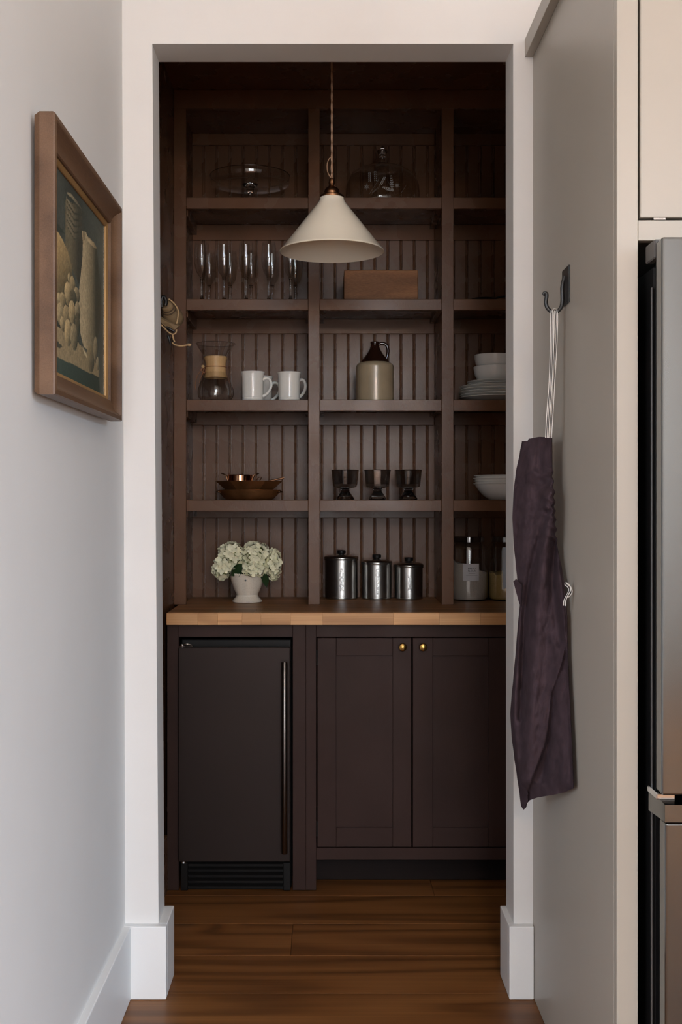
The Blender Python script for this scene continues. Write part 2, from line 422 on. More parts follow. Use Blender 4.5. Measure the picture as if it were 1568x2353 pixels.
# wall with the cased pantry opening: two piers and a header
zh = 2.454
b = NB()
hexa(b, [(-0.530,YF,0),(-0.4305,YF,0),(-0.4325,YB,0),(-0.530,YB,0),(-0.530,YF,zh),(-0.4485,YF,zh),(-0.449,YB,zh),(-0.530,YB,zh)])
hexa(b, [(0.483,YF,0),(3.2,YF,0),(3.2,YB,0),(0.4825,YB,0),(0.482,YF,zh),(3.2,YF,zh),(3.2,YB,zh),(0.4815,YB,zh)])
box(b, -0.530, 3.2, YF, YB, zh, CEIL)
struct('wall_front', b, M['wall'], label='white plaster wall with the plain pantry opening')
b = NB(); box(b, -0.56, -0.455, YB, YB+0.012, 0, 2.73); box(b, 0.49, 0.95, YB, YB+0.012, 0, 2.73); box(b, -0.455, 0.49, YB, YB+0.012, zh+0.006, 2.73)
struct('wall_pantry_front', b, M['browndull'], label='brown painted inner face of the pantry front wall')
# kitchen shell behind the camera, with its two windows
def wall_hole(axis, at, th, a0, a1, z1, h):
    bb = NB(); u0, u1, w0, w1 = h
    for s in ((a0, u0, 0, z1), (u1, a1, 0, z1), (u0, u1, 0, w0), (u0, u1, w1, z1)):
        if axis == 'y': box(bb, s[0], s[1], at-th, at, s[2], s[3])
        else: box(bb, at, at+th, s[0], s[1], s[2], s[3])
    return bb
struct('wall_back', wall_hole('y', -4.0, 0.16, -3.16, 3.36, CEIL, W1), M['wall'], label='kitchen wall behind the camera with a tall window')
struct('wall_right', wall_hole('x', 3.2, 0.16, -4.0, YB, CEIL, W2), M['wall'], label='kitchen wall on the right with a wide window')
struct('wall_far_left', wall_hole('x', -3.16, 0.16, -4.0, YB, CEIL, W3), M['wall'], label='far left kitchen wall with a wide window')
struct('wall_corner', bx(-3.0, -0.66, 1.70, 1.82, 0.0, CEIL), M['wall'], label='kitchen wall running left from the end of the painting wall')
struct('ceiling', bx(-3.16, 3.36, -4.16, YB, CEIL, CEIL+0.1), M['ceiling'], label='white kitchen ceiling')
def window(name, axis, at, h, nu, nw, lab):
    u0, u1, w0, w1 = h
    def seg(a0, a1, z0, z1, d0, d1):
        return bx(a0, a1, at-d1, at-d0, z0, z1) if axis == 'y' else bx(at+d0, at+d1, a0, a1, z0, z1)
    fb = NB()
    for s in ((u0, u1, w0, w0+0.045), (u0, u1, w1-0.045, w1), (u0, u0+0.045, w0+0.045, w1-0.045), (u1-0.045, u1, w0+0.045, w1-0.045)):
        if axis == 'y': box(fb, s[0], s[1], at-0.12, at-0.05, s[2], s[3])
        else: box(fb, at+0.05, at+0.12, s[0], s[1], s[2], s[3])
    r = struct(name, fb, M['trim'], label=lab)
    for i in range(1, nu):
        u = u0+(u1-u0)*i/nu; wd = 0.03 if (nu % 2 == 0 and i == nu//2) else 0.012
        obj('mullion', seg(u-wd, u+wd, w0+0.045, w1-0.045, 0.06, 0.10), M['trim'], r)
    for j in range(1, nw):
        z = w0+(w1-w0)*j/nw
        obj('glazing_bar', seg(u0+0.045, u1-0.045, z-0.011, z+0.011, 0.065, 0.095), M['trim'], r)
    for i in range(nu):
        for j in range(nw):
            obj('pane', seg(u0+(u1-u0)*i/nu+0.01, u0+(u1-u0)*(i+1)/nu-0.01, w0+(w1-w0)*j/nw+0.01, w0+(w1-w0)*(j+1)/nw-0.01, 0.079, 0.080), M['pane'], r)
    obj('sill', seg(u0-0.04, u1+0.04, w0-0.03, w0, -0.05, 0.12), M['trim'], r)
window('window_1', 'y', -4.0, W1, 2, 3, 'tall white window with glazing bars behind the camera')
window('window_3', 'x', -3.16, W3, 3, 3, 'wide white window with glazing bars on the far left')
window('window_2', 'x', 3.2, W2, 3, 3, 'wide white window with glazing bars on the right')
# pantry shell
PL, PR, PB = -0.536, 0.93, 4.325
struct('wall_pantry_left', bx(-0.60, PL, YB, PB+0.1, 0, 2.80), M['brown'], label='dark brown painted left wall inside the pantry')
struct('wall_pantry_right', bx(PR, PR+0.08, YB, PB+0.1, 0, 2.80), M['brown'], label='dark brown painted right wall inside the pantry')
struct('wall_pantry_back', bx(PL-0.06, PR+0.08, PB, PB+0.1, 0, 2.80), M['brown'], label='dark brown wall behind the pantry shelves')
struct('ceiling_pantry', bx(PL, PR, YB+0.012, PB, 2.724, 2.80), M['brown'], label='dark brown pantry ceiling')
# floor: wide oiled planks laid across
fl = struct('floor', bx(-3.16, 3.36, -4.16, PB, -0.06, -0.012), M['subfloor'], label='wide oiled brown wooden floorboards')
rng = random.Random(4)
y = 2.935 - 0.2433*29
row = 0
while y < 4.2:
    y1 = y + 0.2433
    joints = sorted(rng.uniform(-0.3, 3.1) for _ in range(2))
    if abs(y-3.184) < 0.05: joints = [PX(671, 3.3), 2.4]
    if 2.6 < y < 3.1: joints = [1.9]
    xs = ([-3.16, rng.uniform(-1.6, -0.9)] if y < 1.72 else [-0.66]) + joints + [3.36]
    if y > YB-0.05: xs = [-0.55] + [j for j in joints if j < 0.8] + [0.95]
    for a, c in zip(xs, xs[1:]):
        if c-a < 0.02: continue
        o = obj('plank', bx(a+0.0004, c-0.0004, y+0.0006, y1-0.0006, -0.02, 0.0, 0.0012), M['floor'], fl, loc=((a+c)/2, (y+y1)/2, 0))
    y = y1; row += 1
# baseboards
BT = 0.188
def cap_box(bb, x0, x1, y0, y1, z1=BT): return box(bb, x0, x1, y0, y1, 0.001, z1, 0.0025, 2)
struct('baseboard_left', cap_box(NB(), -0.522, -0.500, 1.70, 2.893), M['trim'], label='tall white baseboard along the left wall')
b = NB(); cap_box(b, -0.522, -0.4095, 2.893, 2.917); cap_box(b, -0.436, -0.4095, 2.9165, YB+0.012)
struct('baseboard_front_left', b, M['trim'], label='white baseboard block wrapped round the left jamb')
b = NB(); cap_box(b, 0.4685, 0.5318, 2.893, 2.917); cap_box(b, 0.4685, 0.490, 2.9165, YB+0.012)
struct('baseboard_front_right', b, M['trim'], label='white baseboard block wrapped round the right jamb')
struct('baseboard_pantry_left', bx(PL-0.002, PL+0.016, YB+0.014, 3.706, 0.001, 0.185, 0.002), M['brown'], label='dark brown baseboard on the left pantry wall')

# ================================================================== FRIDGE CABINET (taupe) AND REFRIGERATOR
fc = thing('fridge_cabinet', (0.5526, 2.5, 0), 'tall taupe painted cabinet enclosing the refrigerator', 'cabinet')
CX = 0.5326
obj('side_panel', bx(CX, CX+0.02, 2.094, 2.913, 0.001, 2.464, 0.001), M['cabinet'], fc)
obj('side_panel', bx(1.45, 1.47, 2.094, 2.913, 0.001, 2.464, 0.001), M['cabinet'], fc)
obj('stile', bx(CX, 0.5717, 2.073, 2.0938, 0.001, 2.464, 0.0012), M['cabinet'], fc)
obj('stile', bx(1.431, 1.47, 2.073, 2.0938, 0.001, 2.464, 0.0012), M['cabinet'], fc)
obj('rail', bx(0.572, 1.4308, 2.073, 2.0938, 1.752, 1.789, 0.001), M['cabinet'], fc)
obj('rail', bx(0.572, 1.4308, 2.073, 2.0938, 2.425, 2.464, 0.001), M['cabinet'], fc)
obj('bottom_panel', bx(0.553, 1.4498, 2.094, 2.90, 1.77, 1.788), M['cabinet'], fc)
obj('top_panel', bx(0.553, 1.4498, 2.094, 2.90, 2.445, 2.464), M['cabinet'], fc)
obj('door', bx(0.5755, 1.0, 2.071, 2.091, 1.7935, 2.422, 0.0018, 2), M['cabinet'], fc)
obj('door', bx(1.0035, 1.4275, 2.071, 2.091, 1.7935, 2.422, 0.0018, 2), M['cabinet'], fc)
obj('hinge', bx(0.60, 0.622, 2.072, 2.090, 1.7897, 1.7932), M['chrome'], fc)
b = NB(); box(b, CX-0.0205, CX, 2.052, 2.914, 2.419, 2.4665, 0.001); obj('trim_moulding', b, M['cabinet'], fc)
b = NB(); box(b, CX+0.0002, 1.47, 2.052, 2.0726, 2.419, 2.4665, 0.001); obj('trim_moulding', b, M['cabinet'], fc)

rf = thing('refrigerator', (1.0, 2.4, 0), 'brushed stainless steel refrigerator in the taupe cabinet', 'refrigerator')
FX0, FX1, FY = 0.5835, 1.425, 1.965
obj('body', bx(0.592, 1.42, 2.045, 2.86, 0.02, 1.70, 0.004), M['black'], rf)
d = obj('door', bx(FX0, 1.0, FY, 2.003, 0.7625, 1.7335, 0.0045, 3), M['fridge'], rf)
obj('gasket', bx(FX0+0.012, 0.99, 2.0034, 2.0445, 0.772, 1.715), M['black'], d)
d = obj('door', bx(1.006, FX1, FY, 2.003, 0.7625, 1.7335, 0.0045, 3), M['fridge'], rf)
obj('gasket', bx(1.02, FX1-0.012, 2.0034, 2.0445, 0.772, 1.715), M['black'], d)
d = obj('drawer', bx(FX0+0.006, FX1, FY, 2.003, 0.035, 0.715, 0.0045, 3), M['fridge'], rf)
obj('gasket', bx(FX0+0.018, FX1-0.012, 2.0034, 2.0445, 0.045, 0.71), M['black'], d)
b = NB()
hexa(b, [(FX0+0.004, FY-0.004, 0.7175),(FX1, FY-0.004, 0.7175),(FX1, 2.04, 0.7175),(FX0-0.002, 2.04, 0.7175),
         (FX0+0.004, FY-0.004, 0.7475),(FX1, FY-0.004, 0.7475),(FX1, 2.04, 0.7600),(FX0-0.002, 2.04, 0.7600)])
obj('pull_handle', b, M['fridge'], d)
obj('hinge_cover', bx(FX0-0.002, FX0+0.012, 2.0035, 2.06, 1.705, 1.738, 0.002), M['fridgedark'], rf)
obj('hinge', bx(FX0-0.004, FX0+0.03, 1.985, 2.044, 0.7502, 0.7615, 0.002), M['chrome'], rf)
b = NB(); tube(b, [(0.589, 2.045, 0.03), (0.589, 2.045, 1.66)], 0.0022, 8); obj('edge_seal', b, M['fridgedark'], rf)

# ================================================================== BASE CABINET, MINI FRIDGE, COUNTER
FYc = 3.71
bc = thing('base_cabinet', (0.2, 4.0, 0), 'dark brown base cabinet under the wooden countertop', 'cabinet')
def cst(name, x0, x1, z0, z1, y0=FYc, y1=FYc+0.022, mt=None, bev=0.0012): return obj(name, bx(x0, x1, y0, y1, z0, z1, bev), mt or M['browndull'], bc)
cst('stile', -0.522, -0.4838, 0.002, 0.8745)
cst('stile', -0.1099, -0.0672, 0.002, 0.8745)
cst('stile', -0.0668, -0.0328, 0.002, 0.8745)
cst('stile', 0.5945, 0.925, 0.101, 0.8745)
cst('rail', -0.4836, -0.1101, 0.832, 0.8745)
cst('rail', -0.0326, 0.5943, 0.832, 0.8745)
cst('rail', -0.0326, 0.5943, 0.101, 0.1405)
cst('toe_kick', -0.066, 0.925, 0.002, 0.100, 3.815, 3.835, M['kick'])
cst('divider', -0.0885, -0.0687, 0.002, 0.8745, 3.733, 4.30)
cst('end_panel', -0.522, -0.506, 0.002, 0.8745, 3.733, 4.30)
cst('bottom_panel', -0.0680, 0.925, 0.101, 0.119, 3.836, 4.30)
cst('back_panel', -0.5055, 0.925, 0.12, 0.8745, 4.3005, 4.32)
def shaker(x0, x1, px0, px1, kx, hx):
    z0, z1, q0, q1 = 0.1440, 0.8290, 0.2075, 0.7705
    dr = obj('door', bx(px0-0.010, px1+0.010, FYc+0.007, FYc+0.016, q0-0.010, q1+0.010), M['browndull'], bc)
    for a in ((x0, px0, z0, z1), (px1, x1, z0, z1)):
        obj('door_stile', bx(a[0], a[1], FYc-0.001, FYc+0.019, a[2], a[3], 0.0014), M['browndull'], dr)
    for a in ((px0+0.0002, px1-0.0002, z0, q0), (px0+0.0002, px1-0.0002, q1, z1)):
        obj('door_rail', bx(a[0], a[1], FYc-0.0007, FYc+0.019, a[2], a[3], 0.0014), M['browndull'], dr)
    kb = NB(); c = P(kx, 1487.5, FYc-0.02)
    prof = [(0.0,0.0),(0.0085,0.0),(0.0085,0.002),(0.0052,0.004),(0.0048,0.010),(0.0085,0.0125),(0.0128,0.0165),(0.0135,0.0205),(0.0115,0.025),(0.006,0.0275),(0,0.028)]
    lathe(kb, prof, (0,0,0), 24)
    bmesh.ops.rotate(kb, verts=kb.verts, matrix=Matrix.Rotation(PI/2, 3, 'X'))
    bmesh.ops.translate(kb, verts=kb.verts, vec=(c.x, FYc-0.001, c.z))
    obj('knob', kb, M['brass'], dr, smooth=40, label='round brass knob')
    for zz in (0.765, 0.205):
        hb = NB(); tube(hb, [(hx, FYc-0.002, zz-0.025), (hx, FYc-0.002, zz+0.025)], 0.0028, 8)
        obj('hinge', hb, M['iron'], dr)
shaker(-0.0290, 0.2795, 0.0328, 0.2183, 926, -0.0306)
shaker(0.2840, 0.5905, 0.3497, 0.5322, 973, 0.5926)

mf = thing('mini_fridge', (-0.3, 4.0, 0), 'dark stainless undercounter fridge with a long vertical bar handle', 'fridge')
obj('body', bx(-0.478, -0.115, 3.735, 4.26, 0.002, 0.822, 0.003), M['black'], mf)
d = obj('door', bx(-0.4815, -0.1170, 3.682, 3.7045, 0.1035, 0.8015, 0.003, 2), M['darksteel'], mf)
obj('gasket', bx(-0.474, -0.122, 3.7047, 3.7345, 0.112, 0.792), M['black'], d)
hz0, hz1, hx = 0.1420, 0.7600, PX(654, 3.645)
b = NB(); tube(b, [(hx, 3.645, hz0), (hx, 3.645, hz0+0.0015), (hx, 3.645, hz1-0.0015), (hx, 3.645, hz1)], [0.0088, 0.0100, 0.0100, 0.0088], 20)
h = obj('handle', b, M['handle'], d, smooth=50, label='long vertical bar handle')
for zz in (hz0+0.05, hz1-0.05):
    b = NB(); tube(b, [(hx, 3.645, zz), (hx, 3.682, zz)], 0.0055, 12); o = obj('handle_post', b, M['darksteel'], d, smooth=50)
b = NB(); box(b, -0.480, -0.436, 3.688, 3.72, 0.8025, 0.8060, 0.001); tube(b, [(-0.470, 3.694, 0.802), (-0.470, 3.694, 0.811)], 0.005, 10); tube(b, smoothpath([(-0.470,3.69,0.8085),(-0.455,3.686,0.812),(-0.440,3.69,0.8085)],4), 0.002, 8)
obj('hinge', b, M['chrome'], mf)
b = NB(); tube(b, [(-0.466, 3.69, 0.0985), (-0.466, 3.69, 0.1035)], 0.008, 10); obj('hinge', b, M['chrome'], mf)
g = obj('grille', bx(-0.476, -0.117, 3.712, 3.7345, 0.004, 0.0975, 0.002), M['black'], mf)
for k in range(5):
    z = 0.014 + k*0.0182
    hb = NB(); hexa(hb, [(-0.452, 3.700, z),(-0.141, 3.700, z),(-0.141, 3.7118, z+0.007),(-0.452, 3.7118, z+0.007),(-0.452, 3.700, z+0.004),(-0.141, 3.700, z+0.004),(-0.141, 3.7118, z+0.011),(-0.452, 3.7118, z+0.011)])
    obj('louvre', hb, M['black'], g)
for x in (-0.4757, -0.1406):
    obj('grille_edge', bx(x, x+0.0232, 3.699, 3.7118, 0.005, 0.0965, 0.0015), M['black'], g)

CT0, CT1, CF = 0.8760, 0.9140, 3.672
ct = thing('countertop', (0.2, 4.0, CT0), 'thick butcher block countertop of brown maple staves', 'countertop')
rng = random.Random(11)
yy, k = CF, 0
while yy < 4.31:
    y1 = min(yy+0.046, 4.321)
    xs = [-0.519]
    if k == 0:
        xs += [PX(p, CF) for p in (455, 500, 556, 600, 668, 742, 905, 1010, 1105)] + [0.62, 0.78, 0.927]
    else:
        x = -0.519 + rng.uniform(0.1, 0.5)
        while x < 0.86: xs.append(x); x += rng.uniform(0.28, 0.7)
        xs.append(0.927)
    for a, c in zip(xs, xs[1:]):
        obj('stave', bx(a+0.0001, c-0.0001, yy+0.0001, y1-0.0001, CT0, CT1, 0.0006), M['block'] if k == 0 else M['blockshade'], ct, loc=((a+c)/2, (yy+y1)/2, CT0))
    yy = y1; k += 1

# ================================================================== SHELVING
SF, SB = 3.976, 4.300
sh = thing('shelving', (0.2, 4.15, CT1), 'dark brown built-in shelving with beadboard back, three bays wide', 'shelving')
ZT = [2.3463, 1.9890, 1.6350, 1.2822]          # shelf tops, from the top down
TH = 0.0395
STI = [(-0.5355, -0.4925), (-0.0630, -0.0230), (0.4065, 0.4480), (0.886, 0.9285)]
for a, c in STI:
    obj('stile', bx(a, c, SF, SF+0.021, CT1+0.0004, 2.6580, 0.0012), M['brown'], sh)
obj('top_rail', bx(-0.5355, 0.9285, SF, SF+0.021, 2.6582, 2.7235, 0.0012), M['brown'], sh)
obj('top_panel', bx(-0.5355, 0.9285, SF+0.0214, SB, 2.672, 2.690), M['brown'], sh)
DIV = [(-0.5352, -0.508), (-0.0590, -0.0270), (0.4105, 0.4440), (0.890, 0.9285)]
for a, c in DIV:
    obj('divider', bx(a, c, SF+0.0214, SB-0.003, CT1+0.0004, 2.6718), M['brown'], sh)
bays = [(DIV[i][1], DIV[i+1][0], STI[i][1], STI[i+1][0]) for i in range(3)]
for (d0, d1, s0, s1) in bays:
    for z in ZT:
        o = obj('shelf', bx(d0+0.0002, d1-0.0002, SF+0.0240, SB-0.0125, z-0.020, z-0.0002), M['brown'], sh)
        obj('nosing', bx(s0+0.0002, s1-0.0002, SF+0.0015, SF+0.0235, z-TH, z, 0.0016), M['brown'], o)
        for xx, zc_ in (((d0+0.0002, d0+0.018), 0.060 if d0 < -0.4 else 0.038), ((d1-0.018, d1-0.0002), 0.038)):
            obj('cleat', bx(xx[0], xx[1], SF+0.03, SB-0.016, z-zc_, z-0.0202, 0.001), M['brown'], o)
    for z, z0 in ((2.6716, 2.628), (ZT[0]-0.0204, 2.2685), (ZT[1]-0.0204, 1.9135), (ZT[2]-0.0204, 1.5665), (ZT[3]-0.0204, 1.2155)):
        obj('back_rail', bx(d0+0.0003, d1-0.0003, SB-0.0125, SB-0.0003, z0, z, 0.0012), M['brown'], sh)
# beadboard back, board by board
def bead_mesh():
    w = 0.0500; y = SB
    pr = [(0.0002, 0.0040), (0.0010, 0.0), (w-0.0108, 0.0), (w-0.0096, 0.0046), (w-0.0078, 0.0050), (w-0.0068, 0.0014), (w-0.0050, 0.0004), (w-0.0032, 0.0014), (w-0.0022, 0.0050), (w-0.0002, 0.0052)]
    bb = NB(); h0, h1 = CT1+0.0004, 2.6716
    lo = [bb.verts.new((x-(w-0.005), yy, h0)) for x, yy in pr] ; hi = [bb.verts.new((x-(w-0.005), yy, h1)) for x, yy in pr]
    for i in range(len(pr)-1): bb.faces.new((lo[i], lo[i+1], hi[i+1], hi[i]))
    bl = [bb.verts.new((pr[0][0]-(w-0.005), 0.012, h0)), bb.verts.new((pr[-1][0]-(w-0.005), 0.012, h0))]
    bh = [bb.verts.new((pr[0][0]-(w-0.005), 0.012, h1)), bb.verts.new((pr[-1][0]-(w-0.005), 0.012, h1))]
    bb.faces.new((bl[1], bl[0], bh[0], bh[1]))
    bb.faces.new((bl[0], lo[0], hi[0], bh[0])); bb.faces.new((lo[-1], bl[1], bh[1], hi[-1]))
    bb.faces.new(list(reversed(lo))+[bl[0], bl[1]]); bb.faces.new(hi+[bh[1], bh[0]])
    me = bpy.data.meshes.new('plank'); bb.to_mesh(me); bb.free(); me.materials.append(M['brown'])
    return me
bme = bead_mesh()
x = -0.4660 - 0.05
while x < 0.93:
    inst('plank', bme, sh, (x - WL[sh].x, SB - WL[sh].y, -WL[sh].z))
    x += 0.05

# ================================================================== ADDED WARM LAMPS (unseen, put in behind the camera to warm the upper pantry)
def added_lamp(x, y, lab):
    zb = 2.24
    t = thing('added_pendant', (x, y, zb), lab, 'lamp', 'added warm lights')
    bb = NB(); lathe(bb, [(0.165,0.0),(0.168,0.003),(0.150,0.05),(0.100,0.115),(0.040,0.145),(0.012,0.152),(0.0,0.153),(0.0,0.150),(0.012,0.148),(0.040,0.140),(0.097,0.112),(0.146,0.05),(0.163,0.003),(0.165,0.0)], (x, y, zb), 48); obj('shade', bb, M['pane'], t, smooth=40)
    bb = NB(); lathe(bb, [(0,0.153),(0.016,0.153),(0.016,0.20),(0.006,0.215),(0,0.216)], (x, y, zb), 20); obj('lamp_holder', bb, M['brass'], t, smooth=40)
    bb = NB(); tube(bb, [(x, y, zb+0.21), (x, y, CEIL-0.0005)], 0.003, 8); obj('cord', bb, M['cord'], t)
    bb = NB(); lathe(bb, [(0,-0.02),(0.045,-0.018),(0.05,-0.001),(0,-0.001)], (x, y, CEIL), 24); obj('ceiling_rose', bb, M['brass'], t, smooth=40)
    d = bpy.data.lights.new('added_warm_light', 'POINT'); d.energy = LAMP_W; d.color = (1.0, 0.66, 0.38); d.shadow_soft_size = 0.055
    o = bpy.data.objects.new('added_warm_light', d); COL.objects.link(o); o.parent = t; o.location = (0, 0, 0.06)
LAMP_W = 110
added_lamp(0.30, -1.50, 'added unseen glass pendant giving warm fill light, nearest the left wall')
added_lamp(0.95, -2.30, 'added unseen glass pendant giving warm fill light, farther from the left wall')

# ================================================================== PENDANT LAMP
PY = 3.35; pc = P(763, 579, PY)
pd = thing('pendant_lamp', (pc.x, PY, pc.z), 'cream enamel cone pendant lamp hanging on a twisted cord', 'lamp')
R = 0.1535
b = NB()
prof = [(R, 0.0), (R+0.0012, 0.0015), (R, 0.004), (0.1500, 0.0065), (0.118, 0.047), (0.075, 0.1015), (0.046, 0.1385), (0.0395, 0.1475), (0.0365, 0.1545), (0.0352, 0.1625),
        (0.0335, 0.1625), (0.0345, 0.1540), (0.0372, 0.1465), (0.0437, 0.1370), (0.0725, 0.1000), (0.1155, 0.0455), (0.1480, 0.0050), (R, 0.0)]
lathe(b, prof, (pc.x, PY, pc.z), 96)
obj('shade', b, M['cream'], pd, smooth=35)
b = NB(); zt = pc.z+0.1605
lathe(b, [(0.0365,-0.001),(0.0365,0.0035),(0.033,0.007),(0.0225,0.0085),(0.0225,0.012),(0.0205,0.013),(0.0205,0.017),(0.0225,0.018),(0.0215,0.023),(0.0165,0.029),(0.0095,0.033),
          (0.0080,0.035),(0.0080,0.041),(0.0095,0.0425),(0.0095,0.0465),(0.0080,0.048),(0.0080,0.054),(0.0060,0.0575),(0.003,0.0585),(0.0,0.0585)], (pc.x, PY, zt), 40)
obj('lamp_holder', b, M['bronze'], pd, smooth=40, label='aged copper lamp holder')
b = NB(); lathe(b, [(0.0,-0.001),(0.015,-0.001),(0.015,-0.035),(0.013,-0.037),(0.0,-0.037)], (pc.x, PY, zt), 24); obj('socket', b, M['ceramic'], pd, smooth=40)
zc0, zc1 = zt+0.058, 2.7235
for ph in (0, PI):
    pts = []
    n = 150
    for i in range(n+1):
        t = i/n; z = zc0 + (zc1-zc0)*t; a = ph + t*(zc1-zc0)/0.030*PI
        rr = 0.0017 + 0.0012*math.exp(-((z-zc0)/0.03)**2)
        pts.append((pc.x+rr*math.cos(a), PY+rr*math.sin(a), z))
    b = NB(); tube(b, pts, 0.00185, 6); obj('cord_strand', b, M['cord'], pd, smooth=60)
b = NB(); tube(b, smoothpath([P(762, 361, PY), P(756, 366, PY), P(752, 378, PY), P(753, 394, PY), P(758, 405, PY), P(762, 411, PY)], 6), 0.0017, 6); obj('cord_loop', b, M['cord'], pd, smooth=60)
b = NB(); tube(b, smoothpath([P(768, 422, PY), P(770, 428, PY), P(773, 435, PY)], 4), 0.0011, 6); obj('earth_wire', b, M['cord'], pd, smooth=60)
b = NB(); lathe(b, [(0.0,-0.014),(0.02,-0.013),(0.045,-0.004),(0.047,-0.0005),(0,-0.0005)], (pc.x, PY, 2.7235), 32); obj('ceiling_rose', b, M['bronze'], pd, smooth=40)

# ================================================================== TOP SHELF: CAKE STAND AND DOME
def top(z): return z + 0.0004
Y1 = 4.115
cx = PX(575, Y1); z0 = top(ZT[0])
cs = thing('cake_stand', (cx, Y1, z0), 'clear glass footed cake stand with a low rim on the top shelf', 'cake stand')
b = NB(); lathe(b, [(0.1445,0.112),(0.1445,0.1045),(0.143,0.090),(0.141,0.086),(0.135,0.0845),(0.08,0.084),(0.03,0.083),(0.0,0.083)], (cx, Y1, z0), 72); obj('plate', b, M['glass'], cs, smooth=40)
b = NB(); lathe(b, [(0.1458,0.1105),(0.1462,0.112),(0.1452,0.1135),(0.1440,0.112),(0.1458,0.1105)], (cx, Y1, z0), 72); obj('rim', b, M['glassthick'], cs, smooth=60)
b = NB(); lathe(b, [(0.0,0.0825),(0.028,0.0825),(0.024,0.076),(0.012,0.070),(0.015,0.064),(0.011,0.058),(0.008,0.054),(0.0075,0.030),(0.010,0.024),(0.020,0.016),(0.045,0.007),(0.052,0.003),(0.052,0.0),(0.0,0.0)], (cx, Y1, z0), 40); obj('stem', b, M['glassthick'], cs, smooth=40)

Yd = 4.125; cx = PX(879, Yd); z0 = top(ZT[0]); sD = F/Yd
gd = thing('cake_dome', (cx, Yd, z0), 'clear glass cake dome with knob handle and etched flowers on the top shelf', 'cake dome')
dprof = [(0.1375,0.0),(0.1370,0.045),(0.1345,0.078),(0.126,0.103),(0.110,0.124),(0.085,0.1405),(0.055,0.1490),(0.030,0.1525),(0.016,0.1545),(0,0.1550)]
b = NB(); lathe(b, dprof, (cx, Yd, z0), 72); obj('dome', b, M['glass'], gd, smooth=60)
b = NB(); lathe(b, [(0.1372,0.0),(0.1392,0.001),(0.1395,0.004),(0.1375,0.006),(0.1372,0.0)], (cx, Yd, z0), 72); obj('rim', b, M['glassthick'], gd, smooth=60)
b = NB(); lathe(b, [(0.0,0.1545),(0.019,0.1545),(0.0195,0.158),(0.013,0.1595),(0.0195,0.1625),(0.0150,0.1655),(0.0085,0.1685),(0.0078,0.182),(0.0110,0.1865),(0.0090,0.190),(0.0150,0.1955),(0.0198,0.2045),(0.0198,0.2075),(0.0140,0.2110),(0.0085,0.2155),(0.0055,0.2200),(0.002,0.2255),(0,0.227)], (cx, Yd, z0), 40); obj('knob', b, M['glassthick'], gd, smooth=40)
b = NB(); lathe(b, [(0.0,0.132),(0.028,0.133),(0.050,0.1385),(0.066,0.1395),(0.0705,0.1435)], (cx, Yd, z0), 64); obj('inner_ring', b, M['glass'], gd, smooth=60)
def dome_r(z):
    for (r0, a0), (r1, a1) in zip(dprof, dprof[1:]):
        if a0 <= z <= a1: return r0+(r1-r0)*(z-a0)/(a1-a0)
    return 0.13
def dome_pt(qx, qy):
    """crop pixel of the etched pattern -> point on the front of the dome"""
    px, py = 780+qx*200/1568, 310+qy*160/1254
    yy = Yd-0.13
    for _ in range(4):
        dx = (px-750)*yy/F - cx; z = EYE-(py-1157)*yy/F - z0
        r = dome_r(min(max(z, 0), 0.15)); yy = Yd-math.sqrt(max(r*r-dx*dx, 0.0004))
    return Vector((cx+dx, yy-0.0008, z0+z))
eb = NB()
def etch_line(a, c, w):
    a, c = dome_pt(*a), dome_pt(*c); d = (c-a).normalized(); nn = Vector((d.z, 0, -d.x))*w*0.5
    eb.faces.new([eb.verts.new(q) for q in (a-nn, c-nn*0.4, c+nn*0.4, a+nn)])
def etch_blob(q, ang, l, w):
    pts = []
    for k in range(8):
        t = 2*PI*k/8; u, v_ = l*math.cos(t), w*math.sin(t)
        pts.append(dome_pt(q[0]+u*math.cos(ang)-v_*math.sin(ang), q[1]+u*math.sin(ang)+v_*math.cos(ang)))
    eb.faces.new([eb.verts.new(p) for p in pts])
for (fx, fy, rr) in ((492, 935, 62), (1042, 910, 58)):
    for k in range(12):
        a = 2*PI*k/12; r2 = rr*(1.0 if k % 2 else 0.72)
        etch_line((fx+8*math.cos(a), fy+8*math.sin(a)), (fx+r2*math.cos(a), fy+r2*math.sin(a)), 0.0016)
for p, q in (((545,1060),(690,840)), ((690,840),(722,770)), ((590,1040),(750,900)), ((600,1045),(720,950)), ((960,990),(870,820)), ((965,990),(935,900)), ((1115,1050),(1210,900))):
    etch_line(p, q, 0.0009)
for bx0, by0, bx1, by1, n in ((750,890,815,770,6), (655,820,645,670,5), (548,830,545,690,5)):
    for k in range(n):
        t = k/(n-1); qx, qy = bx0+(bx1-bx0)*t, by0+(by1-by0)*t
        etch_blob((qx-14, qy), 1.9, 15, 8); etch_blob((qx+14, qy), 1.2, 15, 8)
for ax, ay, ex, ey in ((965,1000,790,945), (955,975,935,740)):
    for k in range(7):
        t = k/6; qx, qy = ax+(ex-ax)*t, ay+(ey-ay)*t; a = math.atan2(ey-ay, ex-ax); w = 34*(1-abs(t-0.45)*1.2)
        etch_blob((qx-math.sin(a)*w*0.5, qy+math.cos(a)*w*0.5), a+0.7, w*0.72, 11); etch_blob((qx+math.sin(a)*w*0.5, qy-math.cos(a)*w*0.5), a-0.7, w*0.72, 11)
obj('etching', eb, M['etch'], gd, label='frosted etched flowers and leaves')

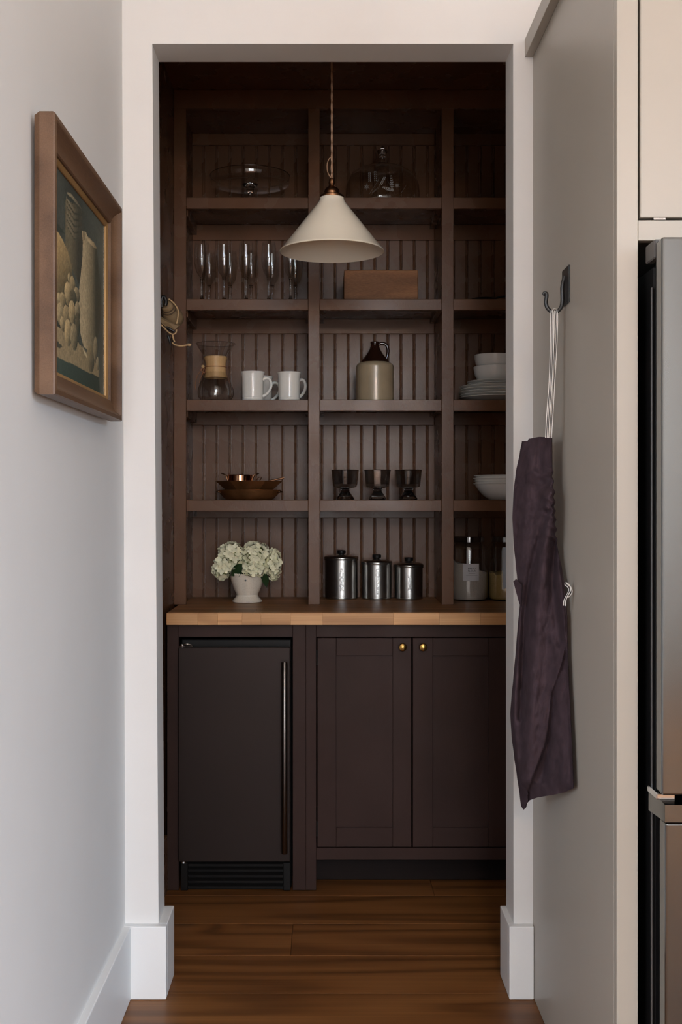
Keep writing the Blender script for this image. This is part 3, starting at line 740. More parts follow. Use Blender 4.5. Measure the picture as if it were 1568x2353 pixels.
# ================================================================== SECOND SHELF: FLUTES, BOX, PAN
def flute(label, grp):
    t = thing('champagne_flute', (0, 0, 0), label, 'glass', grp)
    b = NB(); lathe(b, [(0.0235,0.2165),(0.0255,0.196),(0.0272,0.170),(0.0272,0.152),(0.0250,0.132),(0.0195,0.112),(0.0125,0.099),(0.0075,0.0935),(0.004,0.092),(0,0.0918)], (0,0,0), 32); obj('bowl', b, M['glass'], t, smooth=60)
    b = NB(); lathe(b, [(0.0,0.0915),(0.0066,0.0915),(0.0078,0.089),(0.0055,0.085),(0.0043,0.078),(0.0040,0.030),(0.0052,0.018),(0.0090,0.0095),(0.0170,0.0055),(0.0290,0.003),(0.0305,0.0015),(0.0295,0.0),(0,0.0)], (0,0,0), 28); obj('stem', b, M['glassthick'], t, smooth=50)
    return t
ordw = ['farthest left', 'second from the left', 'middle', 'second from the right', 'farthest right']
fl0 = flute('clear champagne flute in the front row, farthest left', 'champagne flutes')
zf = top(ZT[1])
fl0.location = (PX(464, 4.058), 4.058, zf)
for i, px in enumerate((515, 566, 618, 668)):
    copy_thing(fl0, (PX(px, 4.058), 4.058, zf), 'clear champagne flute in the front row, '+ordw[i+1])
for i, px in enumerate((481, 529, 577.5, 626, 679)):
    copy_thing(fl0, (PX(px, 4.205), 4.205, zf), 'clear champagne flute in the back row, '+ordw[i])

z0 = top(ZT[1]); Yb = 4.06
x0, x1 = PX(791, Yb), PX(961, Yb)
wb = thing('wooden_box', ((x0+x1)/2, Yb+0.07, z0), 'worn brown wooden box on the second shelf right of the flutes', 'box')
zt_ = PZ(620.5, Yb)
obj('front_board', bx(x0, x1, Yb, Yb+0.012, z0, zt_, 0.003, 2), M['boxwood'], wb)
obj('back_board', bx(x0, x1, Yb+0.148, Yb+0.160, z0, zt_, 0.003, 2), M['boxwood'], wb)
obj('side_board', bx(x0, x0+0.012, Yb+0.0122, Yb+0.1478, z0, zt_-0.001, 0.002), M['boxwood'], wb)
obj('side_board', bx(x1-0.012, x1, Yb+0.0122, Yb+0.1478, z0, zt_-0.001, 0.002), M['boxwood'], wb)
obj('base_board', bx(x0+0.0122, x1-0.0122, Yb+0.0122, Yb+0.1478, z0, z0+0.009), M['boxwood'], wb)

Yp = 4.12; c = P(1112, 690, Yp)
pn = thing('iron_pan', (c.x, Yp, z0), 'small black iron pan with long handle in the right-hand bay', 'pan')
b = NB(); lathe(b, [(0.0,0.0),(0.030,0.0),(0.036,0.004),(0.044,0.022),(0.047,0.0235),(0.046,0.025),(0.041,0.0235),(0.034,0.0065),(0,0.0055)], (c.x, Yp, z0), 36); obj('bowl', b, M['iron'], pn, smooth=40)
b = NB(); tube(b, smoothpath([(c.x+0.035,Yp,z0+0.022),(c.x+0.05,Yp,z0+0.030),(c.x+0.075,Yp,z0+0.0345),(c.x+0.11,Yp,z0+0.0365),(c.x+0.20,Yp,z0+0.036),(c.x+0.26,Yp,z0+0.030)],5), [0.0035]*5+[0.0035]*10+[0.0055]*11, 10); obj('handle', b, M['iron'], pn, smooth=60)

# ================================================================== THIRD SHELF: CARAFE, MUGS, JUG, BOWLS AND PLATES
z0 = top(ZT[2]); Yc = 4.07; sc = F/Yc; cx = PX(496, Yc)
cf = thing('coffee_carafe', (cx, Yc, z0), 'glass pour-over coffee carafe with a pale wooden collar and leather tie', 'carafe')
b = NB(); lathe(b, [(0.0715,0.2085),(0.0705,0.2085),(0.060,0.190),(0.046,0.168),(0.037,0.150),(0.0335,0.137),(0.0350,0.122),(0.0385,0.1045),(0.0455,0.089),(0.0560,0.068),(0.0635,0.046),(0.0650,0.034),(0.0625,0.018),(0.0540,0.006),(0.0460,0.0012),(0.0,0.0012)], (cx, Yc, z0), 56); obj('vessel', b, M['glass'], cf, smooth=60)
b = NB(); lathe(b, [(0.0712,0.2072),(0.0722,0.2083),(0.0712,0.2094),(0.0702,0.2083),(0.0712,0.2072)], (cx, Yc, z0), 56); obj('rim', b, M['glassthick'], cf, smooth=60)
b = NB(); lathe(b, [(0.0352,0.134),(0.0385,0.134),(0.0395,0.150),(0.0405,0.1605),(0.0395,0.1625),(0.043,0.1610)], (cx, Yc, z0), 8); b.free()
b = NB(); lathe(b, [(0.0400,0.1625),(0.0415,0.1622),(0.0418,0.156),(0.0390,0.147),(0.0370,0.1375),(0.0365,0.125),(0.0372,0.112),(0.0392,0.1005),(0.0415,0.0925),(0.0410,0.0865),(0.0395,0.0862),(0.0375,0.100),(0.0352,0.120),(0.0352,0.137),(0.0385,0.155),(0.0400,0.1625)], (cx, Yc, z0), 40)
cl_ = obj('collar', b, M['collar'], cf, smooth=40, label='pale wooden collar')
b = NB(); tube(b, [(cx+0.0385*math.cos(a), Yc+0.0385*math.sin(a), z0+0.1245) for a in [2*PI*k/32 for k in range(33)]], 0.0014, 6, caps=False); obj('leather_tie', b, M['leather'], cl_, smooth=60)
b = NB(); bmesh.ops.create_uvsphere(b, u_segments=12, v_segments=8, radius=0.0062); bmesh.ops.translate(b, verts=b.verts, vec=P(466.5, 842, Yc-0.02)); obj('bead', b, M['collar'], cl_, smooth=60)
for pts in (((466,846),(460,853),(452,868),(449,885),(451,896)), ((468,846),(466,858),(461,870),(458,880)), ((468,845),(472,850),(470,857),(462,850),(466,845))):
    b = NB(); tube(b, smoothpath([P(a, q, Yc-0.024) for a, q in pts], 5), 0.0012, 6); obj('leather_thong', b, M['leather'], cl_, smooth=60)
b = NB(); lathe(b, [(0.0,0.0005),(0.046,0.0005),(0.050,0.003),(0.046,0.0055),(0.0,0.0055)], (cx, Yc, z0), 40); obj('base', b, M['glassthick'], cf, smooth=50)

def mug(label):
    t = thing('mug', (0, 0, 0), label, 'mug', 'white mugs')
    b = NB(); lathe(b, hold([(0.0,0.0),(0.0355,0.0),(0.0385,0.002),(0.0385,0.006),(0.0378,0.0072),(0.0385,0.0085),(0.0385,0.0125),(0.0378,0.0137),(0.0386,0.0155),(0.0388,0.050),(0.0392,0.085),(0.0410,0.0985),(0.0432,0.1045),(0.0436,0.1060),(0.0424,0.1065),(0.0395,0.0985),(0.0350,0.085),(0.0345,0.012),(0.0,0.009)]), (0,0,0), 48); o = obj('cup', b, M['ceramic'], t, smooth=40)
    pts = smoothpath([(0.0375,0,0.078),(0.050,0,0.0835),(0.062,0,0.0785),(0.0675,0,0.064),(0.0655,0,0.048),(0.056,0,0.032),(0.0455,0,0.0225),(0.0375,0,0.019)], 5)
    b = NB(); tube(b, pts, [0.0062-0.0012*math.sin(PI*i/(len(pts)-1)) for i in range(len(pts))], 12); bmesh.ops.scale(b, vec=(1,1.35,1), verts=b.verts); obj('handle', b, M['ceramic'], t, smooth=60)
    return t
mg = mug('white mug beside the carafe, in front of another mug')
mg.location = (PX(581, 4.06), 4.06, z0); mg.rotation_euler.z = -0.12
copy_thing(mg, (PX(601, 4.205), 4.205, z0), 'white mug mostly hidden behind the mug next to the carafe', rotz=-0.05)
copy_thing(mg, (PX(665, 4.075), 4.075, z0), 'white mug standing alone by the shelf upright', rotz=0.55)

Yj = 4.10; cx = PX(862, Yj)
jg = thing('stoneware_jug', (cx, Yj, z0), 'two-tone stoneware jug with dark brown top on the middle shelf', 'jug')
b = NB(); lathe(b, hold([(0.0,0.0),(0.064,0.0),(0.0675,0.003),(0.0680,0.010),(0.0680,0.128),(0.0665,0.135),(0.0610,0.1405),(0.0545,0.1425),(0.0535,0.1445),(0,0.1445)]), (cx, Yj, z0), 56); obj('body', b, M['stone'], jg, smooth=40)
b = NB(); lathe(b, [(0.0540,0.1415),(0.0535,0.1455),(0.0480,0.1530),(0.0380,0.1650),(0.0275,0.1790),(0.0195,0.1925),(0.0160,0.2040),(0.0150,0.2120),(0.0165,0.2135),(0.0168,0.2185),(0.0150,0.2205),(0.0110,0.2205),(0.0100,0.2120),(0.0,0.2110)], (cx, Yj, z0), 48); n_ = obj('shoulder', b, M['stonebrown'], jg, smooth=40, label='dark brown glazed shoulder and neck')
hp = smoothpath([(cx+0.013, Yj, z0+0.2110), (cx+0.028, Yj, z0+0.2150), (cx+0.042, Yj, z0+0.2080), (cx+0.0475, Yj, z0+0.1900), (cx+0.0455, Yj, z0+0.1720), (cx+0.0420, Yj, z0+0.1580), (cx+0.0430, Yj, z0+0.1530)], 5)
b = NB(); tube(b, hp, 0.0058, 12); obj('handle', b, M['stonebrown'], jg, smooth=60)

Ys = 4.13; cx = PX(1141, Ys)
def plate_prof(r, h): return [(0.0,0.0),(r*0.58,0.0),(r*0.60,0.0015),(r*0.66,0.003),(r*0.96,h-0.003),(r,h-0.0012),(r*0.998,h),(r*0.985,h+0.0005),(r*0.67,0.0075),(r*0.60,0.0045),(0.0,0.0040)]
zz = z0
names = ['lowest', 'second lowest', 'third lowest', 'fourth lowest', 'fifth lowest']
for i in range(5):
    b = NB(); off = (0, 0.002, -0.0015, 0.003, 0.001)[i]
    lathe(b, plate_prof(0.134, 0.0205), (cx+off, Ys, zz), 64)
    obj('dinner_plate', b, M['ceramic2'], None, loc=(cx+off, Ys, zz), smooth=35, label='white dinner plate, %s of the stack under the bowls' % names[i], cat='plate', group='stacked dinner plates'); zz += 0.0100
zz += 0.002
for i in range(2):
    b = NB(); lathe(b, plate_prof(0.110, 0.0165), (cx+0.003*i, Ys, zz), 64)
    obj('side_plate', b, M['ceramic2'], None, loc=(cx+0.003*i, Ys, zz), smooth=35, label=('smaller white side plate directly under the two bowls', 'smaller white side plate, lower of the pair on the dinner plates')[1-i], cat='plate', group='stacked side plates'); zz += 0.0098
def bowl_prof(r, h): return [(0.0,0.0),(r*0.58,0.0),(r*0.62,0.003),(r*0.80,h*0.22),(r*0.93,h*0.5),(r*0.985,h*0.8),(r,h-0.001),(r*0.985,h),(r*0.955,h*0.8),(r*0.90,h*0.5),(r*0.76,h*0.24),(r*0.55,0.008),(0.0,0.007)]
zz -= 0.0045
for i, (hh, stp) in enumerate(((0.066, 0.041), (0.066, 0))):
    b = NB(); r = (0.083, 0.0815)[i]
    lathe(b, bowl_prof(r, hh), (cx-0.0, Ys, zz), 56)
    if i == 1: bmesh.ops.rotate(b, verts=b.verts, cent=(cx, Ys, zz), matrix=Matrix.Rotation(math.radians(1.5), 3, 'Y'))
    obj('cereal_bowl', b, M['ceramic2'], None, loc=(cx, Ys, zz), smooth=40, label=('white cereal bowl resting on the stacked plates, lower of two', 'white cereal bowl nested on top of the plate stack')[i], cat='bowl', group='cereal bowls on the plates'); zz += stp

# ================================================================== FOURTH SHELF: COPPER PANS, GOBLETS, BOWLS
z0 = top(ZT[3]); Yo = 4.12; cx = PX(573, Yo)
b_lo = thing('oval_copper_pan', (cx, Yo, z0), 'aged dark copper oval pan at the bottom of the pan stack', 'pan')
b = NB(); lathe(b, [(0.0,0.0),(0.078,0.0),(0.088,0.004),(0.104,0.020),(0.1125,0.033),(0.1155,0.036),(0.1140,0.0375),(0.1095,0.0355),(0.100,0.022),(0.085,0.007),(0.0,0.005)], (cx, Yo, z0), 48, 1.0, 0.72); obj('body', b, M['oldcopper'], b_lo, smooth=50)
for s in (-1, 1):
    b = NB(); tube(b, smoothpath([(cx+s*0.100, Yo-0.022, z0+0.026), (cx+s*0.112, Yo-0.026, z0+0.030), (cx+s*0.119, Yo, z0+0.030), (cx+s*0.112, Yo+0.026, z0+0.030), (cx+s*0.100, Yo+0.022, z0+0.026)], 5), 0.0028, 8); obj('handle', b, M['bronze'], b_lo, smooth=60)
z1 = z0+0.0385
b_mi = thing('copper_tray_pan', (cx, Yo, z1), 'brown copper shallow pan with angular ends in the pan stack', 'pan')
def octo(l, w, c_, z): return [(cx-l,Yo-w+c_,z),(cx-l+c_*1.3,Yo-w,z),(cx+l-c_*1.3,Yo-w,z),(cx+l,Yo-w+c_,z),(cx+l,Yo+w-c_,z),(cx+l-c_*1.3,Yo+w,z),(cx-l+c_*1.3,Yo+w,z),(cx-l,Yo+w-c_,z)]
b = NB(); rings = [[b.verts.new(p) for p in octo(l, w, c_, z1+h)] for l, w, c_, h in ((0.086,0.058,0.034,0.0),(0.1160,0.082,0.042,0.0275),(0.1195,0.085,0.043,0.0290),(0.1190,0.0845,0.043,0.0300),(0.1120,0.078,0.040,0.0285),(0.083,0.055,0.032,0.0030))]
b.faces.new(list(reversed(rings[0])))
for r0, r1 in zip(rings, rings[1:]):
    for k in range(8): b.faces.new((r0[k], r0[(k+1) % 8], r1[(k+1) % 8], r1[k]))
b.faces.new(rings[-1]); obj('body', b, M['oldcopper'], b_mi)
b = NB(); tube(b, smoothpath([(cx+0.070, Yo, z1+0.0300), (cx+0.095, Yo, z1+0.0350), (cx+0.118, Yo, z1+0.0405), (cx+0.127, Yo, z1+0.0425)], 5), 0.0032, 8); obj('handle', b, M['bronze'], b_mi, smooth=60)
b = NB(); tube(b, smoothpath([(cx+0.030, Yo-0.07, z1+0.0298), (cx+0.037, Yo-0.076, z1+0.0400), (cx+0.046, Yo-0.078, z1+0.0440), (cx+0.048, Yo-0.076, z1+0.0400), (cx+0.042, Yo-0.072, z1+0.0298)], 5), 0.0016, 8); obj('ring', b, M['bronze'], b_mi, smooth=60)
z2 = z1+0.0036; cx2 = PX(552, Yo)
b_up = thing('copper_saucepan', (cx2, Yo, z2), 'small shiny copper pan with two looped handles on the pan stack', 'pan')
b = NB(); lathe(b, hold([(0.0,0.0),(0.041,0.0),(0.0445,0.003),(0.0450,0.048),(0.0458,0.0490),(0.0450,0.0500),(0.0430,0.0485),(0.0425,0.005),(0.0,0.004)]), (cx2, Yo, z2), 48); obj('body', b, M['copper'], b_up, smooth=40)
for s in (-1, 1):
    for dy in ((-0.013, 0.013)):
        b = NB(); tube(b, smoothpath([(cx2+s*0.044, Yo+dy, z2+0.030), (cx2+s*0.048, Yo+dy, z2+0.040), (cx2+s*0.052, Yo+dy, z2+0.0485), (cx2+s*0.060, Yo+dy*0.8, z2+0.0525), (cx2+s*0.068, Yo+dy*0.2, z2+0.0545)], 5), 0.0021, 8); obj('handle_arm', b, M['bronze'], b_up, smooth=60)

Yg = 4.075
def goblet(label):
    t = thing('smoke_goblet', (0, 0, 0), label, 'glass', 'smoke glass goblets')
    b = NB(); lathe(b, [(0.0495,0.1075),(0.0488,0.105),(0.0465,0.080),(0.0435,0.053),(0.0400,0.0465),(0.0250,0.0425),(0.0,0.0420)], (0,0,0), 12); obj('bowl', b, M['smoke'], t, smooth=25)
    b = NB(); lathe(b, [(0.0465,0.1065),(0.0455,0.100),(0.0435,0.080),(0.0405,0.057),(0.0,0.0520)], (0,0,0), 40); obj('inner_wall', b, M['smoke'], t, smooth=60)
    b = NB(); lathe(b, [(0.0490,0.1062),(0.0500,0.1075),(0.0488,0.1088),(0.0470,0.1075),(0.0490,0.1062)], (0,0,0), 48); obj('rim', b, M['smokethick'], t, smooth=60)
    b = NB(); lathe(b, [(0.0,0.0418),(0.016,0.0418),(0.0195,0.0385),(0.0150,0.0345),(0.0160,0.0300),(0.0230,0.0200),(0.0310,0.0090),(0.0330,0.0040),(0.0320,0.0),(0.0,0.0)], (0,0,0), 12); obj('foot', b, M['smokethick'], t, smooth=25)
    return t
gb = goblet('smoke grey glass goblet, left of three on the fourth shelf'); gb.location = (PX(793.5, Yg), Yg, z0)
copy_thing(gb, (PX(868, Yg), Yg, z0), 'smoke grey glass goblet, middle of three on the fourth shelf', rotz=0.2)
copy_thing(gb, (PX(938.5, Yg), Yg, z0), 'smoke grey glass goblet, right of three on the fourth shelf', rotz=0.4)

Yw = 4.10; cx = PX(1162, Yw); zz = z0
for i in range(4):
    b = NB(); r = 0.1165
    lathe(b, [(0.0,0.0),(r*0.50,0.0),(r*0.54,0.003),(r*0.70,0.018),(r*0.84,0.036),(r*0.93,0.051),(r*0.95,0.0565),(r*0.995,0.0580),(r,0.0595),(r*0.99,0.0610),(r*0.93,0.0590),(r*0.90,0.0520),(r*0.80,0.036),(r*0.64,0.018),(r*0.48,0.006),(0.0,0.005)], (cx+(0,0.001,-0.001,0.002)[i], Yw, zz), 64)
    obj('pasta_bowl', b, M['ceramic2'], None, loc=(cx, Yw, zz), smooth=40, label='wide white pasta bowl, %s of the nested stack on the fourth shelf' % ('lowest','second lowest','third lowest','topmost')[i], cat='bowl', group='nested pasta bowls'); zz += 0.0096

# ================================================================== COUNTER: VASE AND HYDRANGEAS
z0 = top(CT1); Yv = 4.085; cx = PX(568.5, Yv); cz = z0
va = thing('footed_vase', (cx, Yv, z0), 'ivory crackle glazed footed vase holding the white hydrangeas', 'vase')
b = NB(); lathe(b, [(0.0,0.0),(0.050,0.0),(0.0535,0.002),(0.0535,0.0065),(0.0500,0.0100),(0.0425,0.0180),(0.0395,0.0230),(0.0400,0.0250),(0.0388,0.0275),(0.0420,0.0340),(0.0500,0.0520),(0.0575,0.0750),(0.0610,0.0900),(0.0620,0.0980),(0.0635,0.1000),(0.0630,0.1040),(0.0600,0.1045),(0.0580,0.0960),(0.0550,0.0760),(0.0460,0.0480),(0.0300,0.0320),(0.0,0.0290)], (cx, Yv, z0), 64); obj('body', b, M['crackle'], va, smooth=40)
b = NB()
for k in range(44):
    a = 2*PI*k/44
    bmesh.ops.create_icosphere(b, subdivisions=1, radius=0.0030, matrix=Matrix.Translation((cx+0.0625*math.cos(a), Yv+0.0625*math.sin(a), z0+0.1035)))
obj('beaded_rim', b, M['crackle'], va, smooth=80)
b = NB(); cc = P(564.5, 1334, Yv-0.062); lathe(b, [(0,0),(0.0035,0.0),(0.003,0.0014),(0,0.0018)], (0,0,0), 8); bmesh.ops.rotate(b, verts=b.verts, matrix=Matrix.Rotation(PI/2, 3, 'X')); bmesh.ops.translate(b, verts=b.verts, vec=(cc.x, Yv-0.0605, cc.z)); obj('chip', b, M['iron'], va, label='dark chip in the glaze')
# floret: four rounded cupped petals, shared mesh
def floret_mesh(seed):
    r_ = random.Random(seed); bb = NB()
    for k in range(4):
        a = k*PI/2 + r_.uniform(-0.15, 0.15); L = r_.uniform(0.0092, 0.0112); cup = r_.uniform(0.15, 0.5)
        rows = []
        for (t, w) in ((0.0, 0.10), (0.35, 0.62), (0.70, 0.80), (0.92, 0.50), (1.02, 0.16)):
            row = []
            for s in (-1, 0, 1):
                u = t*L; v_ = s*w*L*0.62; h = cup*L*(t*t*0.6) - (0.05 if s == 0 else -0.02)*L*2*(1-abs(2*t-1))
                row.append(bb.verts.new((u*math.cos(a)-v_*math.sin(a), u*math.sin(a)+v_*math.cos(a), h)))
            rows.append(row)
        for p, q in zip(rows, rows[1:]):
            for s in (0, 1): bb.faces.new((p[s], p[s+1], q[s+1], q[s]))
    me = bpy.data.meshes.new('floret'); bb.to_mesh(me); bb.free(); me.materials.append(M['petal'])
    for p in me.polygons: p.use_smooth = True
    return me
FM = [floret_mesh(s) for s in range(6)]
rng = random.Random(9)
heads = [((587, 1282), 4.075, (35, 39), 'largest hydrangea head at the centre of the bouquet', 110), ((533, 1277), 4.08, (31, 32), 'hydrangea head at the upper left of the bouquet', 74),
         ((511, 1305), 4.045, (22, 27), 'small drooping hydrangea head at the far left of the vase', 56), ((629, 1297), 4.07, (17, 36), 'hydrangea head at the right edge of the bouquet', 62),
         ((584, 1309), 4.030, (27, 17), 'hydrangea head hanging low over the front vase rim', 52)]
for (hp_, hy, (rx, rz), lab, cnt) in heads:
    c = P(hp_[0], hp_[1], hy); s = hy/F; ax, az = rx*s, rz*s; ay = (ax+az)*0.5
    hd = thing('hydrangea', (c.x, hy, c.z), 'cream ' + lab, 'flower', 'hydrangeas in the vase')
    end = Vector((cx+(c.x-cx)*0.15, Yv+(hy-Yv)*0.15, cz+0.050))
    b = NB(); tube(b, smoothpath([c-Vector((0, 0, az*0.3)), c.lerp(end, 0.55)+Vector((0,0,0.012)), end], 5), 0.0028, 6); obj('stem', b, M['leaf'], hd)
    b = NB(); bmesh.ops.create_icosphere(b, subdivisions=2, radius=1.0); bmesh.ops.scale(b, vec=(ax*0.74, ay*0.74, az*0.74), verts=b.verts); bmesh.ops.translate(b, verts=b.verts, vec=c); obj('flower_core', b, M['petalcore'], hd)
    for i in range(cnt):
        zq = 1-2*(i+0.5)/cnt; rr = math.sqrt(1-zq*zq); an = i*2.39996
        d = Vector((rr*math.cos(an), rr*math.sin(an), zq))
        pos = Vector((d.x*ax, d.y*ay, d.z*az))*rng.uniform(0.80, 1.02)
        nrm = Vector((d.x/ax, d.y/ay, d.z/az)).normalized()
        nrm = (nrm + Vector((rng.uniform(-1,1), rng.uniform(-1,1), rng.uniform(-1,1)))*0.55).normalized()
        q = nrm.to_track_quat('Z', 'Y').to_euler()
        sc_ = rng.uniform(0.95, 1.4)
        o = inst('floret', FM[rng.randrange(6)], hd, pos, q, (sc_, sc_, sc_))
def leaf(pts, w, lab=None):
    b = NB(); pts = smoothpath(pts, 4); n = len(pts)
    strip(b, pts, (0.6, 0, 0.8), [max(0.002, w*math.sin(PI*min(0.97, i/(n-1)+0.06))) for i in range(n)], 0.0006); return b
lf = thing('leaf_sprig', (cx, Yv, cz+0.09), 'dark green leaves tucked between the hydrangeas and the vase rim', 'leaves')
for pts in (((560,1322),(548,1316),(532,1318),(527,1326)), ((575,1322),(560,1308),(545,1302),(534,1305)), ((598,1322),(608,1326),(612,1340),(613,1350)), ((578,1320),(566,1315),(556,1318),(548,1326))):
    obj('leaf', leaf([P(a, q, Yv-0.03-0.012*i) for i, (a, q) in enumerate(pts)], 0.028), M['leaf'], lf, smooth=60)

# ================================================================== COUNTER: CANISTERS
def canister(px, dia, z_rim, word, size, zc, lab):
    r = dia/2; Yk = 4.168+r; x = PX(px, Yk)
    t = thing('canister', (x, Yk, z0), lab, 'canister', 'spun steel canisters')
    H = z_rim
    b = NB(); lathe(b, hold([(0.0,0.0),(r-0.003,0.0),(r-0.0005,0.0015),(r-0.0002,0.004),(r-0.0012,0.0055),(r-0.0010,H),(0,H)]), (x, Yk, z0), 64); obj('body', b, M['steel'], t, smooth=40)
    b = NB(); lathe(b, [(r+0.0002,H-0.0005),(r+0.0022,H),(r+0.0026,H+0.003),(r+0.0014,H+0.0045),(r+0.0026,H+0.006),(r+0.0024,H+0.009),(r+0.0010,H+0.0105),(r-0.002,H+0.0135),(r*0.72,H+0.0175),(r*0.45,H+0.0185),(0.0,H+0.0187)], (x, Yk, z0), 64); ld = obj('lid', b, M['steel'], t, smooth=40)
    b = NB(); lathe(b, [(0.0,H+0.0186),(0.0095,H+0.0186),(0.0095,H+0.021),(0.0155,H+0.0235),(0.0165,H+0.0325),(0.0145,H+0.036),(0.0,H+0.037)], (x, Yk, z0), 28); obj('knob', b, M['black'], ld, smooth=40, label='black knob')
    n = len(word); pitch = size; hh = n*pitch
    def wrap(bm, d0, sx=1.0):
        for v in bm.verts:
            a = v.co.x*sx/r; rr = r-0.0010+d0+v.co.z
            v.co = Vector((x+rr*math.sin(a), Yk-rr*math.cos(a), z0+zc+v.co.y))
        return bm
    b = NB(); box(b, -0.0088, 0.0088, -hh/2-0.003, hh/2+0.003, -0.001, 0.0009, 0.0006)
    bmesh.ops.subdivide_edges(b, edges=[e for e in b.edges if abs(e.verts[0].co.x-e.verts[1].co.x) > 0.01], cuts=3)
    pl = obj('name_plate', wrap(b, 0), M['steel'], t, smooth=40)
    for k, ch in enumerate(word):
        yy = hh/2 - (k+0.5)*pitch
        for off, ex, d0, mt, nm in ((0.0013, 0.0002, 0.0012, M['ink'], 'letter_outline'), (0.0, 0.0004, 0.0018, M['steel'], 'letter')):
            lb = text_bm(ch, pitch*1.18, ex, off); bmesh.ops.translate(lb, verts=lb.verts, vec=(0, yy, 0))
            obj(nm, wrap(lb, d0, 1.0), mt, pl)
canister(785, 0.1235, 0.1455, 'SUGAR', 0.0168, 0.0735, 'tall steel canister with black knob lettered SUGAR')
canister(866.3, 0.1125, 0.1290, 'COFFEE', 0.0158, 0.0670, 'middle-height steel canister with black knob lettered COFFEE')
canister(940, 0.1055, 0.1180, 'TEA', 0.0172, 0.0600, 'short steel canister with black knob lettered TEA')

# ================================================================== COUNTER: STORAGE JARS
def jar(px, Yk, r, H, fill, mt, tilt, lab, tall):
    x = PX(px, Yk)
    t = thing('storage_jar', (x, Yk, z0), lab, 'jar', 'glass storage jars')
    b = NB(); lathe(b, hold([(0.0,0.003),(r-0.010,0.0025),(r-0.003,0.004),(r,0.010),(r,H-0.030),(r-0.004,H-0.018),(r-0.016,H-0.007),(r-0.020,H)]), (x, Yk, z0), 64); obj('vessel', b, M['glass'], t, smooth=50)
    b = NB(); lathe(b, [(0.0,0.0),(r-0.008,0.0),(r-0.0015,0.004),(r-0.004,0.0045),(0.0,0.0042)], (x, Yk, z0), 48); obj('base', b, M['glassthick'], t, smooth=50)
    b = NB(); lathe(b, [(r-0.021,H-0.004),(r-0.013,H-0.002),(r-0.013,H+0.016),(r-0.016,H+0.019),(0.0,H+0.0195)], (x, Yk, z0), 48); obj('lid', b, M['bronzelid'], t, smooth=40)
    # contents with a bumpy sloping top
    b = NB(); rf_ = r-0.0025; seg = 48; rings = []
    rings.append([b.verts.new((x+(rf_-0.006)*math.cos(2*PI*i/seg), Yk+(rf_-0.006)*math.sin(2*PI*i/seg), z0+0.0048)) for i in range(seg)])
    rings.append([b.verts.new((x+rf_*math.cos(2*PI*i/seg), Yk+rf_*math.sin(2*PI*i/seg), z0+0.012)) for i in range(seg)])
    for q in (1.0, 0.8, 0.55, 0.3, 0.1):
        row = []
        for i in range(seg):
            a = 2*PI*i/seg; ux, uy = q*math.cos(a), q*math.sin(a)
            h = fill - tilt*ux + 0.010*mnoise.noise(Vector((ux*2.2+px, uy*2.2, 1.0))) + 0.004*mnoise.noise(Vector((ux*9+px, uy*9, 4.0)))
            row.append(b.verts.new((x+rf_*ux, Yk+rf_*uy, z0+h)))
        rings.append(row)
    for p, q in zip(rings, rings[1:]):
        for i in range(seg): b.faces.new((p[i], p[(i+1) % seg], q[(i+1) % seg], q[i]))
    b.faces.new(list(reversed(rings[0]))); b.faces.new(rings[-1])
    obj('contents', b, mt, t, smooth=50)
    return t, x
M['bronzelid'] = thin_glass('dark_glass_lid', (0.62, 0.58, 0.55), gain=1.6, base=0.03)
def on_jar(bm, x, Yk, r, ang0, zc, d0):
    for v in bm.verts:
        a = ang0 + v.co.x/r; rr = r+d0+v.co.z
        v.co = Vector((x+rr*math.sin(a), Yk-rr*math.cos(a), z0+zc+v.co.y))
    return bm
rj, Yj1 = 0.0685, 4.178
t, x = jar(1079, Yj1, rj, 0.216, 0.122, M['flour'], 0.026, 'glass storage jar of white flour with a square paper label', True)
a0 = math.asin((PX(1083, Yj1-rj)-x)/rj); zc = PZ(1315, Yj1-rj)-z0
b = NB(); box(b, -0.0300, 0.0300, -0.0312, 0.0312, -0.0002, 0.0003); bmesh.ops.subdivide_edges(b, edges=[e for e in b.edges if abs(e.verts[0].co.x-e.verts[1].co.x) > 0.03], cuts=8)
lbj = obj('label', on_jar(b, x, Yj1, rj, a0, zc, 0.0006), M['label'], t, smooth=30)
lb = text_bm('BREAD\nFLOUR', 0.0092, 0.0001, 0.0, 0.95); bmesh.ops.translate(lb, verts=lb.verts, vec=(0.003, 0.0085, 0)); obj('lettering', on_jar(lb, x, Yj1, rj, a0, zc, 0.0012), M['ink'], lbj)
for yy, hw in ((-0.0055, 0.012), (-0.0115, 0.021)):
    b = NB(); box(b, 0.003-hw, 0.003+hw, yy-0.0003, yy+0.0003, -0.0001, 0.0001); bmesh.ops.subdivide_edges(b, edges=[e for e in b.edges if abs(e.verts[0].co.x-e.verts[1].co.x) > 0.01], cuts=5)
    obj('printed_line', on_jar(b, x, Yj1, rj, a0, zc, 0.0012), M['ink'], lbj)
t, x = jar(1167, 4.180, 0.0715, 0.216, 0.098, M['meal'], 0.004, 'glass storage jar of yellow meal beside the flour jar', True)
a0 = math.asin((PX(1176, 4.11)-x)/0.0715)
b = NB(); box(b, -0.030, 0.030, -0.075, 0.075, -0.0002, 0.0003); bmesh.ops.subdivide_edges(b, edges=[e for e in b.edges if abs(e.verts[0].co.x-e.verts[1].co.x) > 0.03], cuts=8)
obj('label', on_jar(b, x, 4.180, 0.0715, a0, PZ(1305, 4.11)-z0, 0.0006), M['bluelabel'], t, smooth=30, label='pale blue label')

